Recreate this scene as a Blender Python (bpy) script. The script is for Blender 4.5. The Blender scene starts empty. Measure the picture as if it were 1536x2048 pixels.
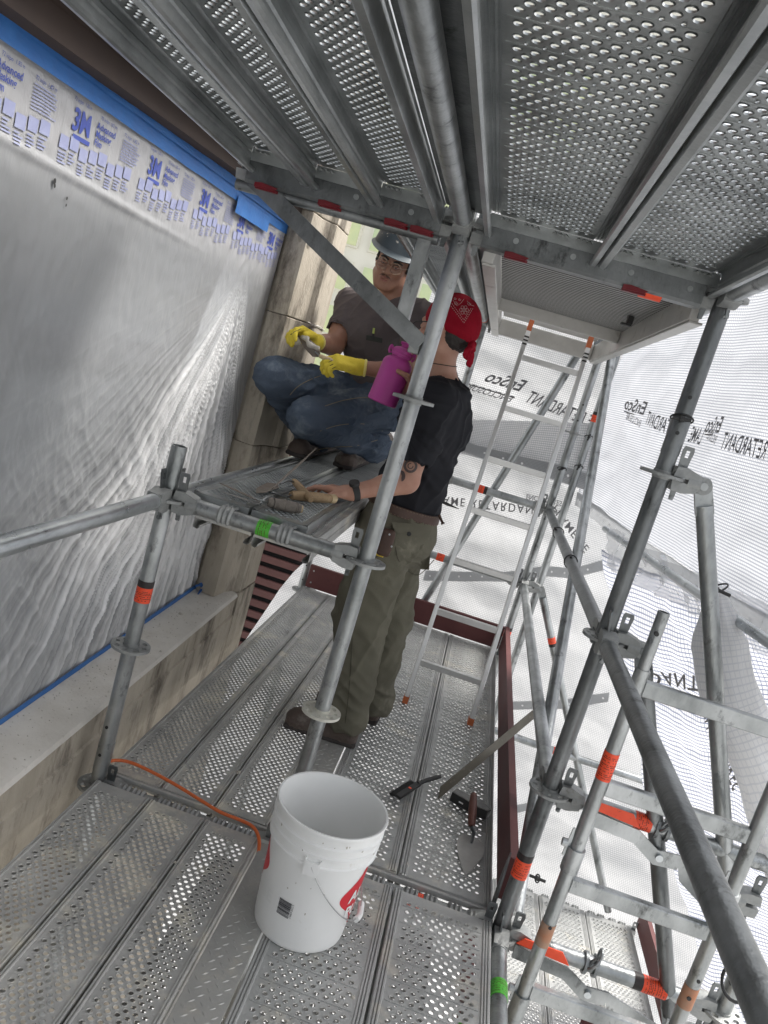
import bpy, math, random
import numpy as np
from mathutils import Vector, Matrix, noise as mnoise
random.seed(7)
R_ = math.radians
scene = bpy.context.scene
COL = scene.collection
# ------------------------------------------------------------------ camera
CR = np.array([[0.94930553, 0.14387577, 0.27949737], [0.29902049, -0.13898384, -0.9440711], [-0.09698334, 0.97978735, -0.17495994]])
CC = np.array([0.8839, -2.3044, 1.5713]); CF = 1588.3
cam = bpy.data.cameras.new('camera'); camo = bpy.data.objects.new('camera', cam); COL.objects.link(camo)
cam.sensor_fit = 'VERTICAL'; cam.sensor_height = 24; cam.lens = 24 * CF / 2048; cam.clip_start = .02; cam.clip_end = 300
mw = Matrix.Identity(4)
for i in range(3):
    mw[i][0] = CR[0][i]; mw[i][1] = -CR[1][i]; mw[i][2] = -CR[2][i]; mw[i][3] = CC[i]
camo.matrix_world = mw
scene.camera = camo
# ------------------------------------------------------------------ light
world = bpy.data.worlds.new('World'); scene.world = world; world.use_nodes = True
wn = world.node_tree.nodes; wl = world.node_tree.links
sky = wn.new('ShaderNodeTexSky'); sky.sky_type = 'NISHITA'; sky.sun_disc = False
SUN_EL, SUN_AZ = 52, 60      # azimuth measured from +Y towards +X
sky.sun_elevation = R_(SUN_EL); sky.sun_rotation = R_(SUN_AZ); sky.air_density = 1.0; sky.dust_density = 4.0; sky.ozone_density = .6
bg = wn['Background']; bg.inputs['Strength'].default_value = .15
hs = wn.new('ShaderNodeHueSaturation'); hs.inputs['Saturation'].default_value = .22      # hazy white overcast
wl.new(sky.outputs[0], hs.inputs['Color']); wl.new(hs.outputs[0], bg.inputs[0])
sun = bpy.data.lights.new('sun', 'SUN'); sun.energy = 2.0; sun.angle = R_(20); sun.color = (1, .96, .9)
suno = bpy.data.objects.new('sun', sun); COL.objects.link(suno)
az = R_(SUN_AZ); el = R_(SUN_EL)
sd = Vector((math.sin(az) * math.cos(el), math.cos(az) * math.cos(el), math.sin(el)))
suno.rotation_euler = sd.to_track_quat('Z', 'Y').to_euler(); suno.location = sd * 30
scene.view_settings.view_transform = 'Standard'; scene.view_settings.look = 'None'
scene.view_settings.gamma = 1; scene.view_settings.exposure = 1.1
scene.render.resolution_x = 768; scene.render.resolution_y = 1024
scene.cycles.max_bounces = 10; scene.cycles.transparent_max_bounces = 16
scene.cycles.diffuse_bounces = 6
# ------------------------------------------------------------------ measuring helpers (photo measurement -> world point on a known plane)
def P(px, py, x=None, y=None, z=None, d=None):
    v = CR.T @ np.array([(px - 768) / CF, (py - 1024) / CF, 1.])
    if x is not None: t = (x - CC[0]) / v[0]
    elif y is not None: t = (y - CC[1]) / v[1]
    elif z is not None: t = (z - CC[2]) / v[2]
    else: t = d
    return Vector(CC + t * v)
V = Vector
# ------------------------------------------------------------------ materials
def M(name, c1, c2=None, scale=8., rough=.5, metal=0., bump=0., bscale=60., stretch=(1, 1, 1), c3=None, s3=2., t3=.6, spec=.5, rvar=.12, detail=6., alpha=None, trans=0., sheen=0., contrast=.25):
    m = bpy.data.materials.new(name); m.use_nodes = True
    n = m.node_tree.nodes; l = m.node_tree.links; b = n['Principled BSDF']
    b.inputs['Roughness'].default_value = rough; b.inputs['Metallic'].default_value = metal
    b.inputs['Specular IOR Level'].default_value = spec
    b.inputs['Base Color'].default_value = (*c1, 1)
    if sheen: b.inputs['Sheen Weight'].default_value = sheen
    if trans: b.inputs['Transmission Weight'].default_value = trans
    if alpha is not None: b.inputs['Alpha'].default_value = alpha
    tc = n.new('ShaderNodeTexCoord'); oi = n.new('ShaderNodeObjectInfo')
    mp = n.new('ShaderNodeMapping'); mp.inputs['Scale'].default_value = stretch
    va = n.new('ShaderNodeVectorMath'); va.operation = 'ADD'
    vm = n.new('ShaderNodeVectorMath'); vm.operation = 'SCALE'; vm.inputs[0].default_value = (17, 31, 47)
    l.new(oi.outputs['Random'], vm.inputs['Scale']); l.new(tc.outputs['Object'], va.inputs[0]); l.new(vm.outputs[0], va.inputs[1])
    l.new(va.outputs[0], mp.inputs[0])
    if c2 is not None:
        no = n.new('ShaderNodeTexNoise'); no.inputs['Scale'].default_value = scale; no.inputs['Detail'].default_value = detail; no.inputs['Roughness'].default_value = .62
        l.new(mp.outputs[0], no.inputs[0])
        mr = n.new('ShaderNodeMapRange'); mr.inputs[1].default_value = .5 - contrast; mr.inputs[2].default_value = .5 + contrast
        l.new(no.outputs[0], mr.inputs[0])
        mx = n.new('ShaderNodeMix'); mx.data_type = 'RGBA'; mx.inputs[6].default_value = (*c1, 1); mx.inputs[7].default_value = (*c2, 1)
        l.new(mr.outputs[0], mx.inputs[0]); out = mx.outputs[2]
        if c3 is not None:
            n3 = n.new('ShaderNodeTexNoise'); n3.inputs['Scale'].default_value = s3; n3.inputs['Detail'].default_value = 8; n3.inputs['Roughness'].default_value = .7
            l.new(mp.outputs[0], n3.inputs[0])
            m3 = n.new('ShaderNodeMapRange'); m3.inputs[1].default_value = t3; m3.inputs[2].default_value = t3 + .14
            l.new(n3.outputs[0], m3.inputs[0])
            x3 = n.new('ShaderNodeMix'); x3.data_type = 'RGBA'; x3.inputs[7].default_value = (*c3, 1)
            l.new(m3.outputs[0], x3.inputs[0]); l.new(out, x3.inputs[6]); out = x3.outputs[2]
        l.new(out, b.inputs['Base Color'])
        rr = n.new('ShaderNodeMapRange'); rr.inputs[3].default_value = max(.05, rough - rvar); rr.inputs[4].default_value = min(1, rough + rvar)
        l.new(no.outputs[0], rr.inputs[0]); l.new(rr.outputs[0], b.inputs['Roughness'])
    if bump:
        nb = n.new('ShaderNodeTexNoise'); nb.inputs['Scale'].default_value = bscale; nb.inputs['Detail'].default_value = 5
        l.new(mp.outputs[0], nb.inputs[0])
        bp = n.new('ShaderNodeBump'); bp.inputs['Strength'].default_value = bump; bp.inputs['Distance'].default_value = .004
        l.new(nb.outputs[0], bp.inputs['Height']); l.new(bp.outputs[0], b.inputs['Normal'])
    return m
def sheet_mat(name, c_cloth, c_thread, pitch, thread, transl=.5, alpha=1., uvscale=1.0):
    """reinforced polythene: white film with a woven grid of grey threads laid out in UV metres"""
    m = bpy.data.materials.new(name); m.use_nodes = True
    n = m.node_tree.nodes; l = m.node_tree.links; n.remove(n['Principled BSDF']); out = n['Material Output']
    uv = n.new('ShaderNodeUVMap'); sp = n.new('ShaderNodeSeparateXYZ'); l.new(uv.outputs[0], sp.inputs[0])
    fs = []
    for ax in (0, 1):
        a = n.new('ShaderNodeMath'); a.operation = 'DIVIDE'; a.inputs[1].default_value = pitch; l.new(sp.outputs[ax], a.inputs[0])
        f = n.new('ShaderNodeMath'); f.operation = 'FRACT'; l.new(a.outputs[0], f.inputs[0])
        s = n.new('ShaderNodeMath'); s.operation = 'LESS_THAN'; s.inputs[1].default_value = thread * (1. if ax == 0 else 1.5); l.new(f.outputs[0], s.inputs[0]); fs.append(s)
    mx = n.new('ShaderNodeMath'); mx.operation = 'MAXIMUM'; l.new(fs[0].outputs[0], mx.inputs[0]); l.new(fs[1].outputs[0], mx.inputs[1])
    no = n.new('ShaderNodeTexNoise'); no.inputs['Scale'].default_value = 3; no.inputs['Detail'].default_value = 6; l.new(uv.outputs[0], no.inputs[0])
    cr = n.new('ShaderNodeMix'); cr.data_type = 'RGBA'; cr.inputs[6].default_value = (*[c * .86 for c in c_cloth], 1); cr.inputs[7].default_value = (*c_cloth, 1); l.new(no.outputs[0], cr.inputs[0])
    cm = n.new('ShaderNodeMix'); cm.data_type = 'RGBA'; cm.inputs[7].default_value = (*c_thread, 1); l.new(cr.outputs[2], cm.inputs[6]); l.new(mx.outputs[0], cm.inputs[0])
    nb = n.new('ShaderNodeTexNoise'); nb.inputs['Scale'].default_value = 14; nb.inputs['Detail'].default_value = 5; l.new(uv.outputs[0], nb.inputs[0])
    bp = n.new('ShaderNodeBump'); bp.inputs['Strength'].default_value = .5; bp.inputs['Distance'].default_value = .01; l.new(nb.outputs[0], bp.inputs['Height'])
    d = n.new('ShaderNodeBsdfPrincipled'); d.inputs['Roughness'].default_value = .45; t = n.new('ShaderNodeBsdfTranslucent')
    l.new(cm.outputs[2], d.inputs['Base Color']); l.new(cm.outputs[2], t.inputs[0]); l.new(bp.outputs[0], d.inputs['Normal']); l.new(bp.outputs[0], t.inputs['Normal'])
    ms = n.new('ShaderNodeMixShader'); ms.inputs[0].default_value = transl; l.new(d.outputs[0], ms.inputs[1]); l.new(t.outputs[0], ms.inputs[2])
    last = ms
    if alpha < 1:
        tr = n.new('ShaderNodeBsdfTransparent'); m2 = n.new('ShaderNodeMixShader'); m2.inputs[0].default_value = alpha
        l.new(tr.outputs[0], m2.inputs[1]); l.new(ms.outputs[0], m2.inputs[2]); last = m2
    l.new(last.outputs[0], out.inputs[0])
    return m
MT = {}
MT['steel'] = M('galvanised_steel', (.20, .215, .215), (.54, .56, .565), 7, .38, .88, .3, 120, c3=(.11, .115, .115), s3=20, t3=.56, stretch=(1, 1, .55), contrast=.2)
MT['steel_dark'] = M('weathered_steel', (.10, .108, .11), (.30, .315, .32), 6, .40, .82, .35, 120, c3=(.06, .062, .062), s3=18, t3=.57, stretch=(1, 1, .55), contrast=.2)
MT['steel_pale'] = M('pale_steel', (.38, .41, .425), (.70, .73, .745), 10, .30, .9, .25, 140, c3=(.22, .235, .24), s3=26, t3=.58, stretch=(1, .5, 1), contrast=.2)  # paler mix of the galvanised steel
MT['cast'] = M('cast_steel', (.22, .23, .23), (.42, .43, .42), 14, .55, .6, .5, 90, c3=(.16, .15, .14), s3=18, t3=.6)
MT['deck'] = M('trodden_deck_steel', (.52, .515, .495), (.34, .34, .33), 4, .55, .3, .35, 150, c3=(.62, .59, .51), s3=5.5, t3=.535, contrast=.2)
MT['deck2'] = M('grey_deck_steel', (.49, .495, .485), (.33, .335, .33), 5, .5, .4, .3, 150, c3=(.58, .555, .49), s3=5, t3=.555, contrast=.2)
MT['underdeck'] = M('clean_deck_steel', (.27, .285, .285), (.50, .52, .52), 6, .34, .85, .25, 90, c3=(.50, .51, .51), s3=9, t3=.6, contrast=.2)
MT['alu'] = M('aluminium', (.50, .49, .465), (.66, .65, .62), 8, .42, .6, .3, 60, c3=(.33, .31, .27), s3=9, t3=.58)
MT['ribbed'] = M('ribbed_aluminium', (.30, .30, .285), (.40, .395, .375), 3, .5, .4, .2, 60)
MT['alu_clean'] = M('ladder_aluminium', (.66, .66, .65), (.76, .76, .75), 12, .34, .85, .1, 90)
MT['plate'] = M('checker_plate', (.46, .455, .43), (.34, .34, .33), 7, .5, .4, .2, 120, c3=(.52, .49, .42), s3=5, t3=.55)
MT['toe'] = M('oxblood_board', (.082, .022, .022), (.13, .04, .038), 5, .6, 0, .25, 50, stretch=(1, 1, 1), c3=(.06, .015, .015), s3=8, t3=.6)
MT['orange'] = M('orange_plastic', (.55, .14, .04), (.4, .1, .03), 20, .5)
MT['stick_o'] = M('orange_sticker', (.93, .095, .03), (.80, .07, .02), 30, .45, c3=(.25, .03, .02), s3=95, t3=.60)
MT['stick_g'] = M('green_sticker', (.10, .50, .05), (.07, .40, .03), 30, .45, c3=(.02, .12, .015), s3=95, t3=.55)
MT['black'] = M('black_print', (.015, .013, .012), (.03, .02, .02), 30, .5, c3=(.5, .08, .03), s3=110, t3=.62)
MT['rubber'] = M('black_rubber', (.018, .018, .018), (.03, .03, .03), 20, .6)
MT['redlatch'] = M('red_latch_paint', (.19, .008, .016), (.11, .005, .01), 20, .45)
MT['stone'] = M('limestone', (.52, .47, .39), (.35, .31, .25), 3.5, .9, 0, 1., 90, stretch=(1.6, 1.6, .6), c3=(.15, .13, .105), s3=3.2, t3=.505, spec=.25, contrast=.18)
MT['stone_top'] = M('dusty_stone', (.68, .655, .61), (.54, .51, .46), 7, .95, 0, .8, 90, c3=(.42, .39, .34), s3=26, t3=.60, spec=.2)
MT['stone_dark'] = M('stained_stone', (.33, .27, .20), (.24, .19, .14), 4, .9, 0, .6, 60, stretch=(1, 1, .4), c3=(.09, .07, .055), s3=3, t3=.52, spec=.2)
MT['lintel'] = M('dark_lintel', (.035, .022, .018), (.06, .04, .03), 5, .8)
MT['tape'] = M('blue_tape', (.022, .115, .36), (.035, .16, .44), 14, .55, 0, .5, 50)
MT['ink'] = M('blue_ink', (.045, .07, .30), (.06, .09, .34), 30, .5)
MT['ink_pale'] = M('pale_blue_ink', (.24, .26, .42), (.30, .32, .46), 30, .5)
MT['textgrey'] = M('grey_ink', (.13, .13, .135), (.18, .18, .19), 30, .5)
MT['mortar'] = M('mortar_crumb', (.55, .52, .46), (.42, .39, .34), 30, .95)
MT['wood'] = M('worn_wood', (.42, .30, .17), (.30, .20, .11), 8, .65, 0, .3, 60, stretch=(1, 8, 8))
MT['palewood'] = M('pale_wood', (.58, .46, .28), (.46, .35, .20), 8, .6, 0, .2, 60)
MT['redwood'] = M('brown_red_handle', (.16, .065, .05), (.10, .04, .03), 12, .5, 0, .2, 60)
MT['twine'] = M('grey_wrapped_twine', (.26, .23, .20), (.16, .14, .12), 40, .8, 0, .6, 200)
MT['blade'] = M('dull_blade_steel', (.32, .29, .26), (.20, .16, .13), 18, .45, .7, .1, 60, c3=(.13, .075, .05), s3=14, t3=.55)
MT['blade2'] = M('grey_blade_steel', (.46, .45, .43), (.34, .33, .315), 18, .5, .5)
MT['strip'] = M('muddy_steel_strip', (.15, .14, .115), (.10, .09, .07), 7, .55, .4, .2, 60, c3=(.24, .22, .19), s3=14, t3=.58)
def smooth_obj(me, ang=35):
    me.polygons.foreach_set('use_smooth', [True] * len(me.polygons))
    try: me.set_sharp_from_angle(angle=R_(ang))
    except Exception: pass
# ------------------------------------------------------------------ mesh builder
class MB:
    def __init__(s): s.v = []; s.f = []; s.mi = []; s.cur = 0
    def add(s, vs, fs):
        o = len(s.v); s.v.extend([tuple(p) for p in vs]); s.f.extend([tuple(i + o for i in f) for f in fs]); s.mi.extend([s.cur] * len(fs)); return s
    def box(s, a, b):
        x0, y0, z0 = a; x1, y1, z1 = b
        return s.add([(x0, y0, z0), (x1, y0, z0), (x1, y1, z0), (x0, y1, z0), (x0, y0, z1), (x1, y0, z1), (x1, y1, z1), (x0, y1, z1)],
                     [(0, 3, 2, 1), (4, 5, 6, 7), (0, 1, 5, 4), (1, 2, 6, 5), (2, 3, 7, 6), (3, 0, 4, 7)])
    def cbox(s, a, b, c=.002):
        """box with chamfered edges"""
        x0, y0, z0 = a; x1, y1, z1 = b
        vs = []; idx = {}
        for ix, x in enumerate((x0, x1)):
            for iy, y in enumerate((y0, y1)):
                for iz, z in enumerate((z0, z1)):
                    sx, sy, sz = (c if ix == 0 else -c), (c if iy == 0 else -c), (c if iz == 0 else -c)
                    idx[ix, iy, iz] = len(vs)
                    vs += [(x, y + sy, z + sz), (x + sx, y, z + sz), (x + sx, y + sy, z)]
        I = lambda a, k: idx[a] + k
        fs = [(I((0,0,0),0), I((0,0,1),0), I((0,1,1),0), I((0,1,0),0)), (I((1,0,0),0), I((1,1,0),0), I((1,1,1),0), I((1,0,1),0)),
              (I((0,0,0),1), I((1,0,0),1), I((1,0,1),1), I((0,0,1),1)), (I((0,1,0),1), I((0,1,1),1), I((1,1,1),1), I((1,1,0),1)),
              (I((0,0,0),2), I((0,1,0),2), I((1,1,0),2), I((1,0,0),2)), (I((0,0,1),2), I((1,0,1),2), I((1,1,1),2), I((0,1,1),2))]
        for k in idx: fs.append((I(k, 0), I(k, 1), I(k, 2)))
        for a in (0, 1):
            for b_ in (0, 1):
                fs.append((I((0, a, b_), 1), I((1, a, b_), 1), I((1, a, b_), 2), I((0, a, b_), 2)))
                fs.append((I((a, 0, b_), 0), I((a, 1, b_), 0), I((a, 1, b_), 2), I((a, 0, b_), 2)))
                fs.append((I((a, b_, 0), 0), I((a, b_, 1), 0), I((a, b_, 1), 1), I((a, b_, 0), 1)))
        return s.add(vs, fs)
    def tube(s, a, b, r, r2=None, n=20, cap=True, hollow=0):
        a = V(a); b = V(b); r2 = r if r2 is None else r2
        q = (b - a).to_track_quat('Z', 'Y'); X = q @ V((1, 0, 0)); Y = q @ V((0, 1, 0))
        vs = []; fs = []
        for c, rr in ((a, r), (b, r2)):
            for i in range(n):
                t = 2 * math.pi * i / n; vs.append(c + X * rr * math.cos(t) + Y * rr * math.sin(t))
        fs = [(i, (i + 1) % n, n + (i + 1) % n, n + i) for i in range(n)]
        if hollow:
            ri = r - hollow
            for c in (a, b):
                for i in range(n):
                    t = 2 * math.pi * i / n; vs.append(c + X * ri * math.cos(t) + Y * ri * math.sin(t))
            fs += [(2*n + i, 3*n + i, 3*n + (i + 1) % n, 2*n + (i + 1) % n) for i in range(n)]
            fs += [(i, 2*n + i, 2*n + (i + 1) % n, (i + 1) % n) for i in range(n)]
            fs += [(n + i, n + (i + 1) % n, 3*n + (i + 1) % n, 3*n + i) for i in range(n)]
        elif cap: fs += [tuple(range(n - 1, -1, -1)), tuple(range(n, 2 * n))]
        return s.add(vs, fs)
    def path(s, pts, r, n=10, flat=None):
        pts = [V(p) for p in pts]; m = len(pts); vs = []; fs = []
        up = None
        for i, p in enumerate(pts):
            d = (pts[min(i + 1, m - 1)] - pts[max(i - 1, 0)]).normalized()
            if up is None: up = d.orthogonal().normalized()
            up = (up - d * up.dot(d)).normalized(); w = d.cross(up)
            rr = r[i] if isinstance(r, (list, tuple)) else r
            for k in range(n):
                t = 2 * math.pi * k / n; vs.append(p + up * rr * math.cos(t) + w * rr * math.sin(t))
        for i in range(m - 1):
            for k in range(n):
                fs.append((i*n + k, i*n + (k + 1) % n, (i + 1)*n + (k + 1) % n, (i + 1)*n + k))
        fs += [tuple(range(n - 1, -1, -1)), tuple(range((m - 1) * n, m * n))]
        return s.add(vs, fs)
    def prism(s, poly, off, origin=(0, 0, 0), X=(1, 0, 0), Y=(0, 1, 0), Zd=(0, 0, 1)):
        """polygon in the X,Y frame extruded along Zd by off"""
        o = V(origin); X = V(X); Y = V(Y); Zd = V(Zd); n = len(poly)
        vs = [o + X * a + Y * b for a, b in poly] + [o + X * a + Y * b + Zd * off for a, b in poly]
        fs = [tuple(range(n - 1, -1, -1)), tuple(range(n, 2 * n))] + [(i, (i + 1) % n, n + (i + 1) % n, n + i) for i in range(n)]
        return s.add(vs, fs)
    def lathe(s, prof, n=32, origin=(0, 0, 0), axis=None, closed=False):
        o = V(origin); q = V(axis).to_track_quat('Z', 'Y') if axis is not None else Matrix.Identity(3)
        vs = []; fs = []; m = len(prof)
        for r, z in prof:
            for k in range(n):
                t = 2 * math.pi * k / n; vs.append(o + q @ V((r * math.cos(t), r * math.sin(t), z)))
        for i in range(m - 1):
            for k in range(n): fs.append((i*n + k, i*n + (k + 1) % n, (i + 1)*n + (k + 1) % n, (i + 1)*n + k))
        if not closed: fs += [tuple(range(n - 1, -1, -1)), tuple(range((m - 1) * n, m * n))]
        return s.add(vs, fs)
    def build(s, name, mat, parent=None, smooth=True, ang=35, uvs=None):
        me = bpy.data.meshes.new(name); me.from_pydata(s.v, [], s.f)
        for mm in (mat if isinstance(mat, (list, tuple)) else [mat]): me.materials.append(mm)
        if any(s.mi): me.polygons.foreach_set('material_index', s.mi)
        if uvs is not None:
            u = me.uv_layers.new(name='UVMap'); li = np.empty(len(me.loops), dtype=np.int32); me.loops.foreach_get('vertex_index', li)
            u.data.foreach_set('uv', np.asarray(uvs, dtype=np.float32)[li].ravel())
        me.update()
        if smooth: smooth_obj(me, ang)
        o = bpy.data.objects.new(name, me); COL.objects.link(o)
        if parent is not None: o.parent = parent
        return o
def tag(o, label, cat, group=None, kind=None):
    if label: o['label'] = label
    if cat: o['category'] = cat
    if group: o['group'] = group
    if kind: o['kind'] = kind
    return o
def thing(name, label, cat, loc=(0, 0, 0), group=None, rot=None):
    o = bpy.data.objects.new(name, None); COL.objects.link(o); o.location = loc; o.empty_display_size = .1
    if rot is not None: o.rotation_euler = rot
    return tag(o, label, cat, group)
def copy_tree(o, parent=None):
    c = o.copy(); COL.objects.link(c); c.parent = parent
    for ch in o.children: copy_tree(ch, c)
    return c
def link_copy(src, parent, M4=None):
    c = src.copy(); COL.objects.link(c); c.parent = parent
    if M4 is not None: c.matrix_local = M4
    return c
TR = .0242
# ------------------------------------------------------------------ perforated planks
def perf_cells(x0, x1, y0, y1, rows, nseg=10):
    """rows: list of (height, [(cx, cell_w, r), ...]); returns verts, faces of a sheet with raised punched holes"""
    vs = []; fs = []
    def quad(a, b, c, d): o = len(vs); vs.extend([a, b, c, d]); fs.append((o, o + 1, o + 2, o + 3))
    y = y0
    k = 12
    for h, cells in rows:
        ya, yb = y, y + h; xc = x0
        for cx, w, r in cells:
            xa, xb = cx - w / 2, cx + w / 2
            if xa > xc + 1e-6: quad((xc, ya, 0), (xa, ya, 0), (xa, yb, 0), (xc, yb, 0))
            xc = xb
            cy = (ya + yb) / 2; o = len(vs)
            per = []
            for i in range(k):
                t = 2 * math.pi * (i + .5) / k - math.pi * .75; c, s_ = math.cos(t), math.sin(t)
                q = 1 / max(abs(c), abs(s_)); per.append((cx + c * q * w / 2, cy + s_ * q * h / 2, 0))
            # snap nearest perimeter points to the corners
            for sx in (-1, 1):
                for sy in (-1, 1):
                    bi = min(range(k), key=lambda i: abs(per[i][0] - cx - sx * w / 2) + abs(per[i][1] - cy - sy * h / 2))
                    per[bi] = (cx + sx * w / 2, cy + sy * h / 2, 0)
            vs.extend(per)
            lip = .0018 if r > .004 else .0004
            for rr, zz in ((r * 1.16, 0), (r * 1.05, lip), (r * .97, lip * .9), (r * .94, -.0016)):
                for i in range(k):
                    t = 2 * math.pi * (i + .5) / k - math.pi * .75
                    vs.append((cx + math.cos(t) * rr, cy + math.sin(t) * rr, zz))
            for L in range(4):
                for i in range(k): fs.append((o + L*k + i, o + L*k + (i + 1) % k, o + (L + 1)*k + (i + 1) % k, o + (L + 1)*k + i))
        if xc < x1 - 1e-6: quad((xc, ya, 0), (x1, ya, 0), (x1, yb, 0), (xc, yb, 0))
        y = yb
    if y < y1 - 1e-6: quad((x0, y, 0), (x1, y, 0), (x1, y1, 0), (x0, y1, 0))
    return vs, fs
def plank_mesh(name, w, L, wide, mat):
    mb = MB(); e = .030 if wide else .016
    rows = []; y = 0
    rows.append((.035, [])); y = .035; k = 0
    if not wide:
        pitch = .0236; h = .0165; n = 6
        while y + h < L - .035:
            nn = n if k % 2 == 0 else n - 1
            xs = w / 2 - (nn - 1) * pitch / 2
            rows.append((h, [(xs + i * pitch, pitch * .999, .0070) for i in range(nn)])); y += h; k += 1
    else:
        pitch = .0264; n = 9
        seq = [('b', 0), ('b', 1), ('b', 0), ('s', 1), ('g', 0)]
        while y + .02 < L - .035:
            t, odd = seq[k % 5]; nn = n - odd; xs = w / 2 - (nn - 1) * pitch / 2
            if t == 'g': h = .006; rows.append((h, []))
            elif t == 's': h = .013; rows.append((h, [(xs + i * pitch, .013, .0036) for i in range(nn)]))
            else: h = .0195; rows.append((h, [(xs + i * pitch, .0210, .0073) for i in range(nn)]))
            y += h; k += 1
    vs, fs = perf_cells(e, w - e, 0, L, rows)
    mb.add(vs, fs)
    prof = [(e, 0), (.0135, .0035), (.0105, .0035), (.0085, -.0005), (.0065, .0035), (.0035, .0035), (.0015, 0), (.001, -.012), (.0045, -.016), (.0045, -.026), (.001, -.030), (.001, -.058), (.004, -.064), (.016, -.066), (.021, -.062), (.021, -.054)]
    if wide: prof = [(.030, 0), (.0275, .004), (.0235, .004), (.0215, -.001), (.019, .004), (.015, .004), (.013, -.001), (.0105, .004), (.0055, .004), (.0025, 0)] + prof[7:]
    for side in (0, 1):
        pts = [(x if side == 0 else w - x, z) for x, z in prof]; n = len(pts)
        v2 = [(x, 0, z) for x, z in pts] + [(x, L, z) for x, z in pts]
        mb.add(v2, [(i, i + 1, n + i + 1, n + i) if side == 0 else (i, n + i, n + i + 1, i + 1) for i in range(n - 1)])
    if wide:      # pressed cross ribs between the hole groups
        yy = .035
        for (h, c) in rows[1:]:
            if not c: mb.box((e + .006, yy + .0005, -.001), (w - e - .006, yy + .0055, .0022))
            yy += h
    # end plates and under stiffeners
    for yy in (0, L - .004): mb.box((.003, yy, -.034), (w - .003, yy + .004, -.001))
    me = bpy.data.meshes.new(name); me.from_pydata(mb.v, [], mb.f); me.materials.append(mat); me.update(); smooth_obj(me, 40)
    return me
def claw_mesh():
    """ribbed hook that grips the ledger: local origin at the ledger axis, plank towards +y"""
    vs = []; fs = []; nu, nv = 19, 15; w = .046
    for i in range(nu):
        u = i / (nu - 1); x = (u - .5) * w; rib = .0058 * (.5 - .5 * math.cos(u * 2 * math.pi * 3)) if 0 < i < nu - 1 else 0
        for j in range(nv):
            if j == 0: y, z = .062, .021 + rib * .4
            elif j == 1: y, z = .045, .024 + rib
            else:
                t = R_(60 + (j - 2) / (nv - 3) * 165); r = TR + .003 + rib; y, z = math.cos(t) * r, math.sin(t) * r
            vs.append((x, y, z))
    for i in range(nu - 1):
        for j in range(nv - 1): fs.append((i*nv + j, (i + 1)*nv + j, (i + 1)*nv + j + 1, i*nv + j + 1))
    me = bpy.data.meshes.new('claw'); me.from_pydata(vs, [], fs); me.materials.append(MT['cast']); me.update(); smooth_obj(me, 50)
    return me
LBAY = 2.73
PL = LBAY - .075
CLAW = claw_mesh()
DZ = .036
MT['shade_steel'] = M('shade_dark_deck_steel', (.06, .06, .058), (.035, .035, .034), 5, .6, .1, .3, 120)  # near-black colour standing in for shade under the deck and in rib grooves
PM = {('w', 'below'): plank_mesh('wide_plank_below', .318, PL, True, MT['shade_steel']), ('n', 'deck'): plank_mesh('narrow_plank', .188, PL, False, MT['deck']), ('w', 'deck'): plank_mesh('wide_plank', .318, PL, True, MT['deck2']),
      ('n', 'up'): plank_mesh('narrow_plank_upper', .188, PL, False, MT['underdeck']), ('w', 'up'): plank_mesh('wide_plank_upper', .318, PL, True, MT['underdeck'])}
def plank(kind, mk, x, y, z, label, group, claws=(1, 1), latch=None):
    """x,y = near left corner, z = top"""
    t = thing('scaffold_plank', label, 'scaffold plank', (x, y, z), group)
    o = bpy.data.objects.new('perforated_deck', PM[kind, mk]); COL.objects.link(o); o.parent = t
    w = .188 if kind == 'n' else .318
    cx = ((.037, .133) if mk == 'up' else (.036, .086, .136)) if kind == 'n' else (.05, .125, .20, .268)
    if kind == 'w': cx = (.055, .12, .2, .265)
    for end in (0, 1):
        if not claws[end]: continue
        for c in cx:
            k = bpy.data.objects.new('claw', CLAW); COL.objects.link(k); k.parent = t
            if end == 0: k.location = (c, -.045, -DZ)
            else: k.location = (c, PL + .03, -DZ); k.rotation_euler = (0, 0, math.pi)
    return t
# ------------------------------------------------------------------ scaffold frame
def ring_mesh(mat, name):
    vs = []; fs = []; ri, ro = TR + .0015, .062
    ns = 8; k = 16; z1, z0 = .0045, -.0045
    for s in range(ns):
        a0 = 2 * math.pi * s / ns; a1 = 2 * math.pi * (s + 1) / ns; am = (a0 + a1) / 2
        big = s % 2 == 0
        per = []; hole = []
        for i in range(k):
            t = 2 * math.pi * i / k; c, sn = math.cos(t), math.sin(t); q = 1 / max(abs(c), abs(sn))
            aa = am + c * q * (a1 - a0) / 2; rr = (ri + ro) / 2 + sn * q * (ro - ri) / 2
            per.append((math.cos(aa) * rr, math.sin(aa) * rr))
            ha = am + c * (.27 if big else .17); hr = .0455 + sn * (.0085 if big else .0075)
            hole.append((math.cos(ha) * hr, math.sin(ha) * hr))
        o = len(vs)
        for z in (z1, z0): vs += [(x, y, z) for x, y in per] + [(x, y, z) for x, y in hole]
        for i in range(k):
            j = (i + 1) % k
            fs += [(o + i, o + j, o + k + j, o + k + i), (o + 2*k + i, o + 3*k + i, o + 3*k + j, o + 2*k + j), (o + k + i, o + k + j, o + 3*k + j, o + 3*k + i)]
            r1 = math.hypot(*per[i]); r2 = math.hypot(*per[j])
            if min(r1, r2) > ro - 1e-6: fs.append((o + i, o + 2*k + i, o + 2*k + j, o + j))
    mb = MB(); mb.add(vs, fs); mb.tube((0, 0, -.012), (0, 0, .012), TR + .0022, n=24)
    me = bpy.data.meshes.new(name); me.from_pydata(mb.v, [], mb.f); me.materials.append(mat); me.update(); smooth_obj(me, 35)
    return me
RING = ring_mesh(MT['cast'], 'ring')
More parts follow.
